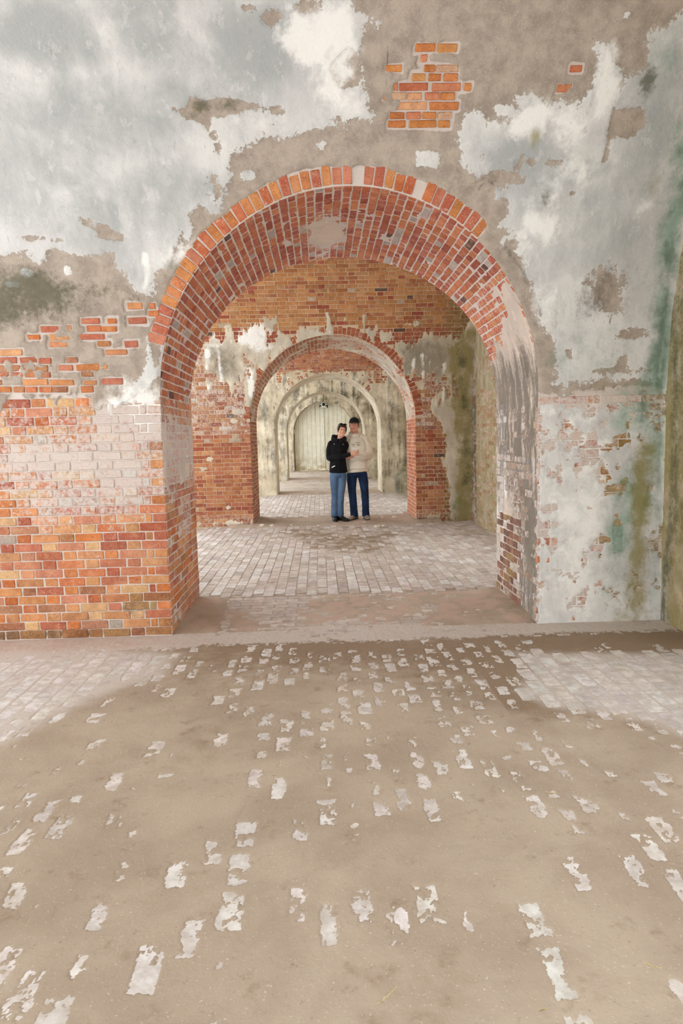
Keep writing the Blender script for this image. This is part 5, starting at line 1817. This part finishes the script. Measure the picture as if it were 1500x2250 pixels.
def woman_build(p):
    head = Matrix.Translation((.075, -.03, 1.445)) @ Euler((math.radians(-3), math.radians(9), math.radians(10))).to_matrix().to_4x4()
    body = Clay()
    k = .96
    head_clay(body, head, .96, k)
    body.chain([(.07, .0, 1.48, .048), (.055, .015, 1.41, .05), (.04, .02, 1.35, .06)])
    body.chain([(.03, .02, 1.33, .12, .075, .05), (.025, .01, 1.20, .125, .085, .06), (.015, .0, 1.03, .11, .085, .06), (.015, 0, .90, .10, .085, .05)])
    body.chain([(-.05, .0, .80, .060), (-.055, -.01, .47, .046), (-.068, .022, .14, .036)])
    body.chain([(.075, .0, .80, .060), (.055, -.025, .47, .046), (.038, .01, .14, .036)])
    body.chain([(-.068, .02, .12, .034), (-.07, .02, .07, .032), (-.07, -.03, .05, .028)])
    body.chain([(.038, .01, .12, .034), (.045, .01, .07, .032), (.05, -.03, .05, .028)])
    body.chain([(-.10, .03, 1.33, .045), (-.13, .02, 1.10, .037), (.05, -.17, 1.12, .028), (.23, -.222, 1.155, .023)])
    body.chain([(.15, .04, 1.32, .045), (.24, .17, 1.14, .036), (.38, .20, 1.13, .028)])
    hand_clay(body, (.235, -.224, 1.155), (1, -.1, .15), (.8, -.1, .45), (.1, -.2, 1), .35, .9, normal=(0, -1, 0))
    hand_clay(body, (.385, .20, 1.13), (1, -.1, .1), (.9, -.4, 0), (.2, .1, 1), .5, .9, normal=(0, 1, 0))
    b = body.skin('body', MAT['skin_woman'], p, .006, 3)
    face_parts(b, head, k, True, MAT['hair'])
    # hair drawn back over the skull into a knot
    hc = Clay()
    hc.ball((0, .026, .148), (.081, .092, .090), head)
    hc.ball((0, -.028, .190), (.060, .052, .034), head)
    for s in (-1, 1):
        hc.ball((s * .066, -.018, .140), (.015, .040, .056), head)
    hc.ball((0, .115, .150), (.045, .04, .045), head)
    hr = hc.skin('hair', MAT['hair'], p, .007, 3, .002)
    g = Clay()
    for s in (-1, 1):
        g.ball((s * .034, -.052, .224), (.030, .020, .016), head)
        g.chain([(s * .062, -.045, .222, .006), (s * .080, .02, .195, .005)], head, .8)
    g.chain([(-.02, -.066, .226, .006), (.02, -.066, .226, .006)], head, .8)
    g.skin('sunglasses', MAT['shades'], p, .004, 1)
    # jacket
    j = Clay()
    j.chain([(.05, .02, 1.40, .075, .07, .035), (.035, .02, 1.345, .135, .09, .05), (.03, .01, 1.24, .150, .115, .06), (.02, .0, 1.10, .140, .118, .06),
             (.015, -.01, .97, .150, .125, .06), (.015, -.01, .87, .162, .132, .04), (.015, -.005, .845, .160, .130, .02)])
    j.chain([(-.095, .03, 1.335, .064), (-.125, .03, 1.22, .064), (-.135, .01, 1.10, .058), (-.10, -.075, 1.085, .055), (.05, -.175, 1.115, .047), (.205, -.218, 1.15, .036)])
    j.chain([(.14, .04, 1.33, .064), (.20, .12, 1.23, .058), (.245, .17, 1.14, .052), (.37, .20, 1.13, .04)])
    jk = j.skin('jacket', MAT['jacket'], p, .0085, 4, .006, (12, 10))
    hd = Clay()     # thick hood gathered behind the neck and down the front
    for i in range(16):
        a = math.radians(-160 + 320 * i / 15) + math.pi / 2
        hd.ball((.04 + math.cos(a) * .098, .03 + math.sin(a) * .088, 1.415 + .035 * math.sin(a)), (.042, .042, .046))
    hd.chain([(-.045, .05, 1.455, .045), (-.02, .11, 1.43, .055), (.06, .12, 1.42, .055)])
    hd.skin('hood', MAT['jacket'], jk, .008, 4, .004)
    Clay().chain([(.045, -.085, 1.36, .005), (.03, -.125, 1.20, .005), (.02, -.14, 1.0, .005), (.015, -.14, .86, .005)], None, 1.0).skin('zip', MAT['boot'], jk, .0045, 1)
    for (x, z_) in ((-.045, 1.335), (.105, 1.325)):
        ellipsoid('toggle', (x, -.098, z_), (.004, .004, .010), MAT['eye_white'], jk)
    # white reflective bar low on the front
    tv = []
    for (x, z_) in ((-.098, .927), (-.040, .957), (-.046, .970), (-.104, .940)):
        tv.append((x, -.150 + (.1 + x) * -.08, z_))
    tv += [(x, y + .035, z_) for x, y, z_ in tv]
    mesh_obj('reflective_bar', tv, [(0, 1, 2, 3), (4, 7, 6, 5), (0, 4, 5, 1), (1, 5, 6, 2), (2, 6, 7, 3), (3, 7, 4, 0)], MAT['white_tape'], jk)
    # jeans
    q = Clay()
    q.chain([(.015, .0, .87, .145, .11, .04), (.015, .0, .79, .148, .115, .05)])
    q.chain([(-.06, .0, .79, .080, .10, .05), (-.055, -.01, .62, .076, .088, .06), (-.055, -.02, .46, .062, .072, .05), (-.065, .01, .28, .058, .066, .05), (-.07, .015, .09, .060, .070, .03)])
    q.chain([(.085, .0, .79, .078, .10, .05), (.072, -.02, .62, .072, .088, .06), (.052, -.035, .46, .060, .072, .05), (.040, -.01, .28, .056, .066, .05), (.040, .008, .09, .058, .070, .03)])
    q.skin('jeans', MAT['jeans_light'], p, .0085, 3, .005, (10, 9))
    Ml = Matrix.Translation((-.07, .01, 0)) @ Matrix.Rotation(math.radians(6), 4, 'Z')
    Mr = Matrix.Translation((.045, .0, 0)) @ Matrix.Rotation(math.radians(34), 4, 'Z')
    shoe('boot', p, Ml, mat=MAT['boot'], wd=.046, boot=.05)
    shoe('boot', p, Mr, mat=MAT['boot'], wd=.046, boot=.05)


woman_build(woman)
bpy.data.scenes.remove(TMP)

# ------------------------------------------------------------------ small things on the ground
MAT['chip'] = cloth('lime_chip', rgb(214, 206, 196), rgb(194, 182, 170), 60, .4)
MAT['straw'] = cloth('dry_straw', rgb(206, 190, 140), rgb(190, 170, 118), 60, .2)


def chip(name, x, y, z, r, seed):
    rr = random.Random(seed)
    bm = bmesh.new()
    bmesh.ops.create_icosphere(bm, subdivisions=2, radius=r)
    for v in bm.verts:
        k = .65 + .6 * rr.random()
        v.co = Vector((v.co.x * k, v.co.y * k * 1.2, v.co.z * .55 * k))
    m = bpy.data.meshes.new(name)
    bm.to_mesh(m)
    bm.free()
    m.materials.append(MAT['chip'])
    o = link(bpy.data.objects.new(name, m))
    o.location = (x, y, z)
    return o


CHIPS = [[1.063, 12.066, 0.055, "upright white lime lump right of the couple's shoes"], [0.849, 12.046, 0.035, 'small pale lime chip between grey shoe and upright lump'], [0.649, 10.832, 0.06, 'flat white lime flake on the floor in front of the grey shoes'], [0.782, 10.917, 0.05, 'pale broken flake just right of the flat white one'], [0.486, 11.466, 0.03, 'small pale chip at the toes of the grey shoes'], [-1.236, 11.358, 0.05, 'pale lime lump at the foot of the left brick jamb'], [-1.07, 11.381, 0.04, 'small white chip beside the lump at the left jamb'], [-0.742, 11.37, 0.025, 'tiny pale chip on the dirt left of the black boots'], [-0.285, 11.15, 0.03, 'low pale chip in front of the black boots']]
for k, (x, y, r, lab) in enumerate(CHIPS):
    o = chip('lime_chip', x, y, r * .18 + .012, r, 900 + k)
    tag(o, lab, 'rubble', 'rubble on the sill of the second arch')

for k, (x, y, L, a, lab) in enumerate([[-0.102, 1.607, 0.065, 0.665, 'long yellow straw lying at the bottom middle of the floor'], [0.649, 2.561, 0.052, -0.812, 'short pale straw on bare dirt right of the middle'], [0.615, 1.663, 0.042, -0.802, 'pale straw near the right edge at the bottom'], [0.278, 1.54, 0.016, -0.322, 'tiny straw bit at the bottom right of the middle']]):
    pts = []
    for i in range(7):
        t = i / 6 - .5
        pts.append((t * L, .12 * L * (t * t - .1), .006 + .004 * math.sin(t * 3), .0016))
    cl = Clay().chain(pts, None, 2.2)
    o = mesh_obj('straw', cl.V, cl.F, MAT['straw'], None, True)
    o.location = (x, y, .004)
    o.rotation_euler = (0, 0, a)
    tag(o, lab, 'straw', 'straws on the dirt')
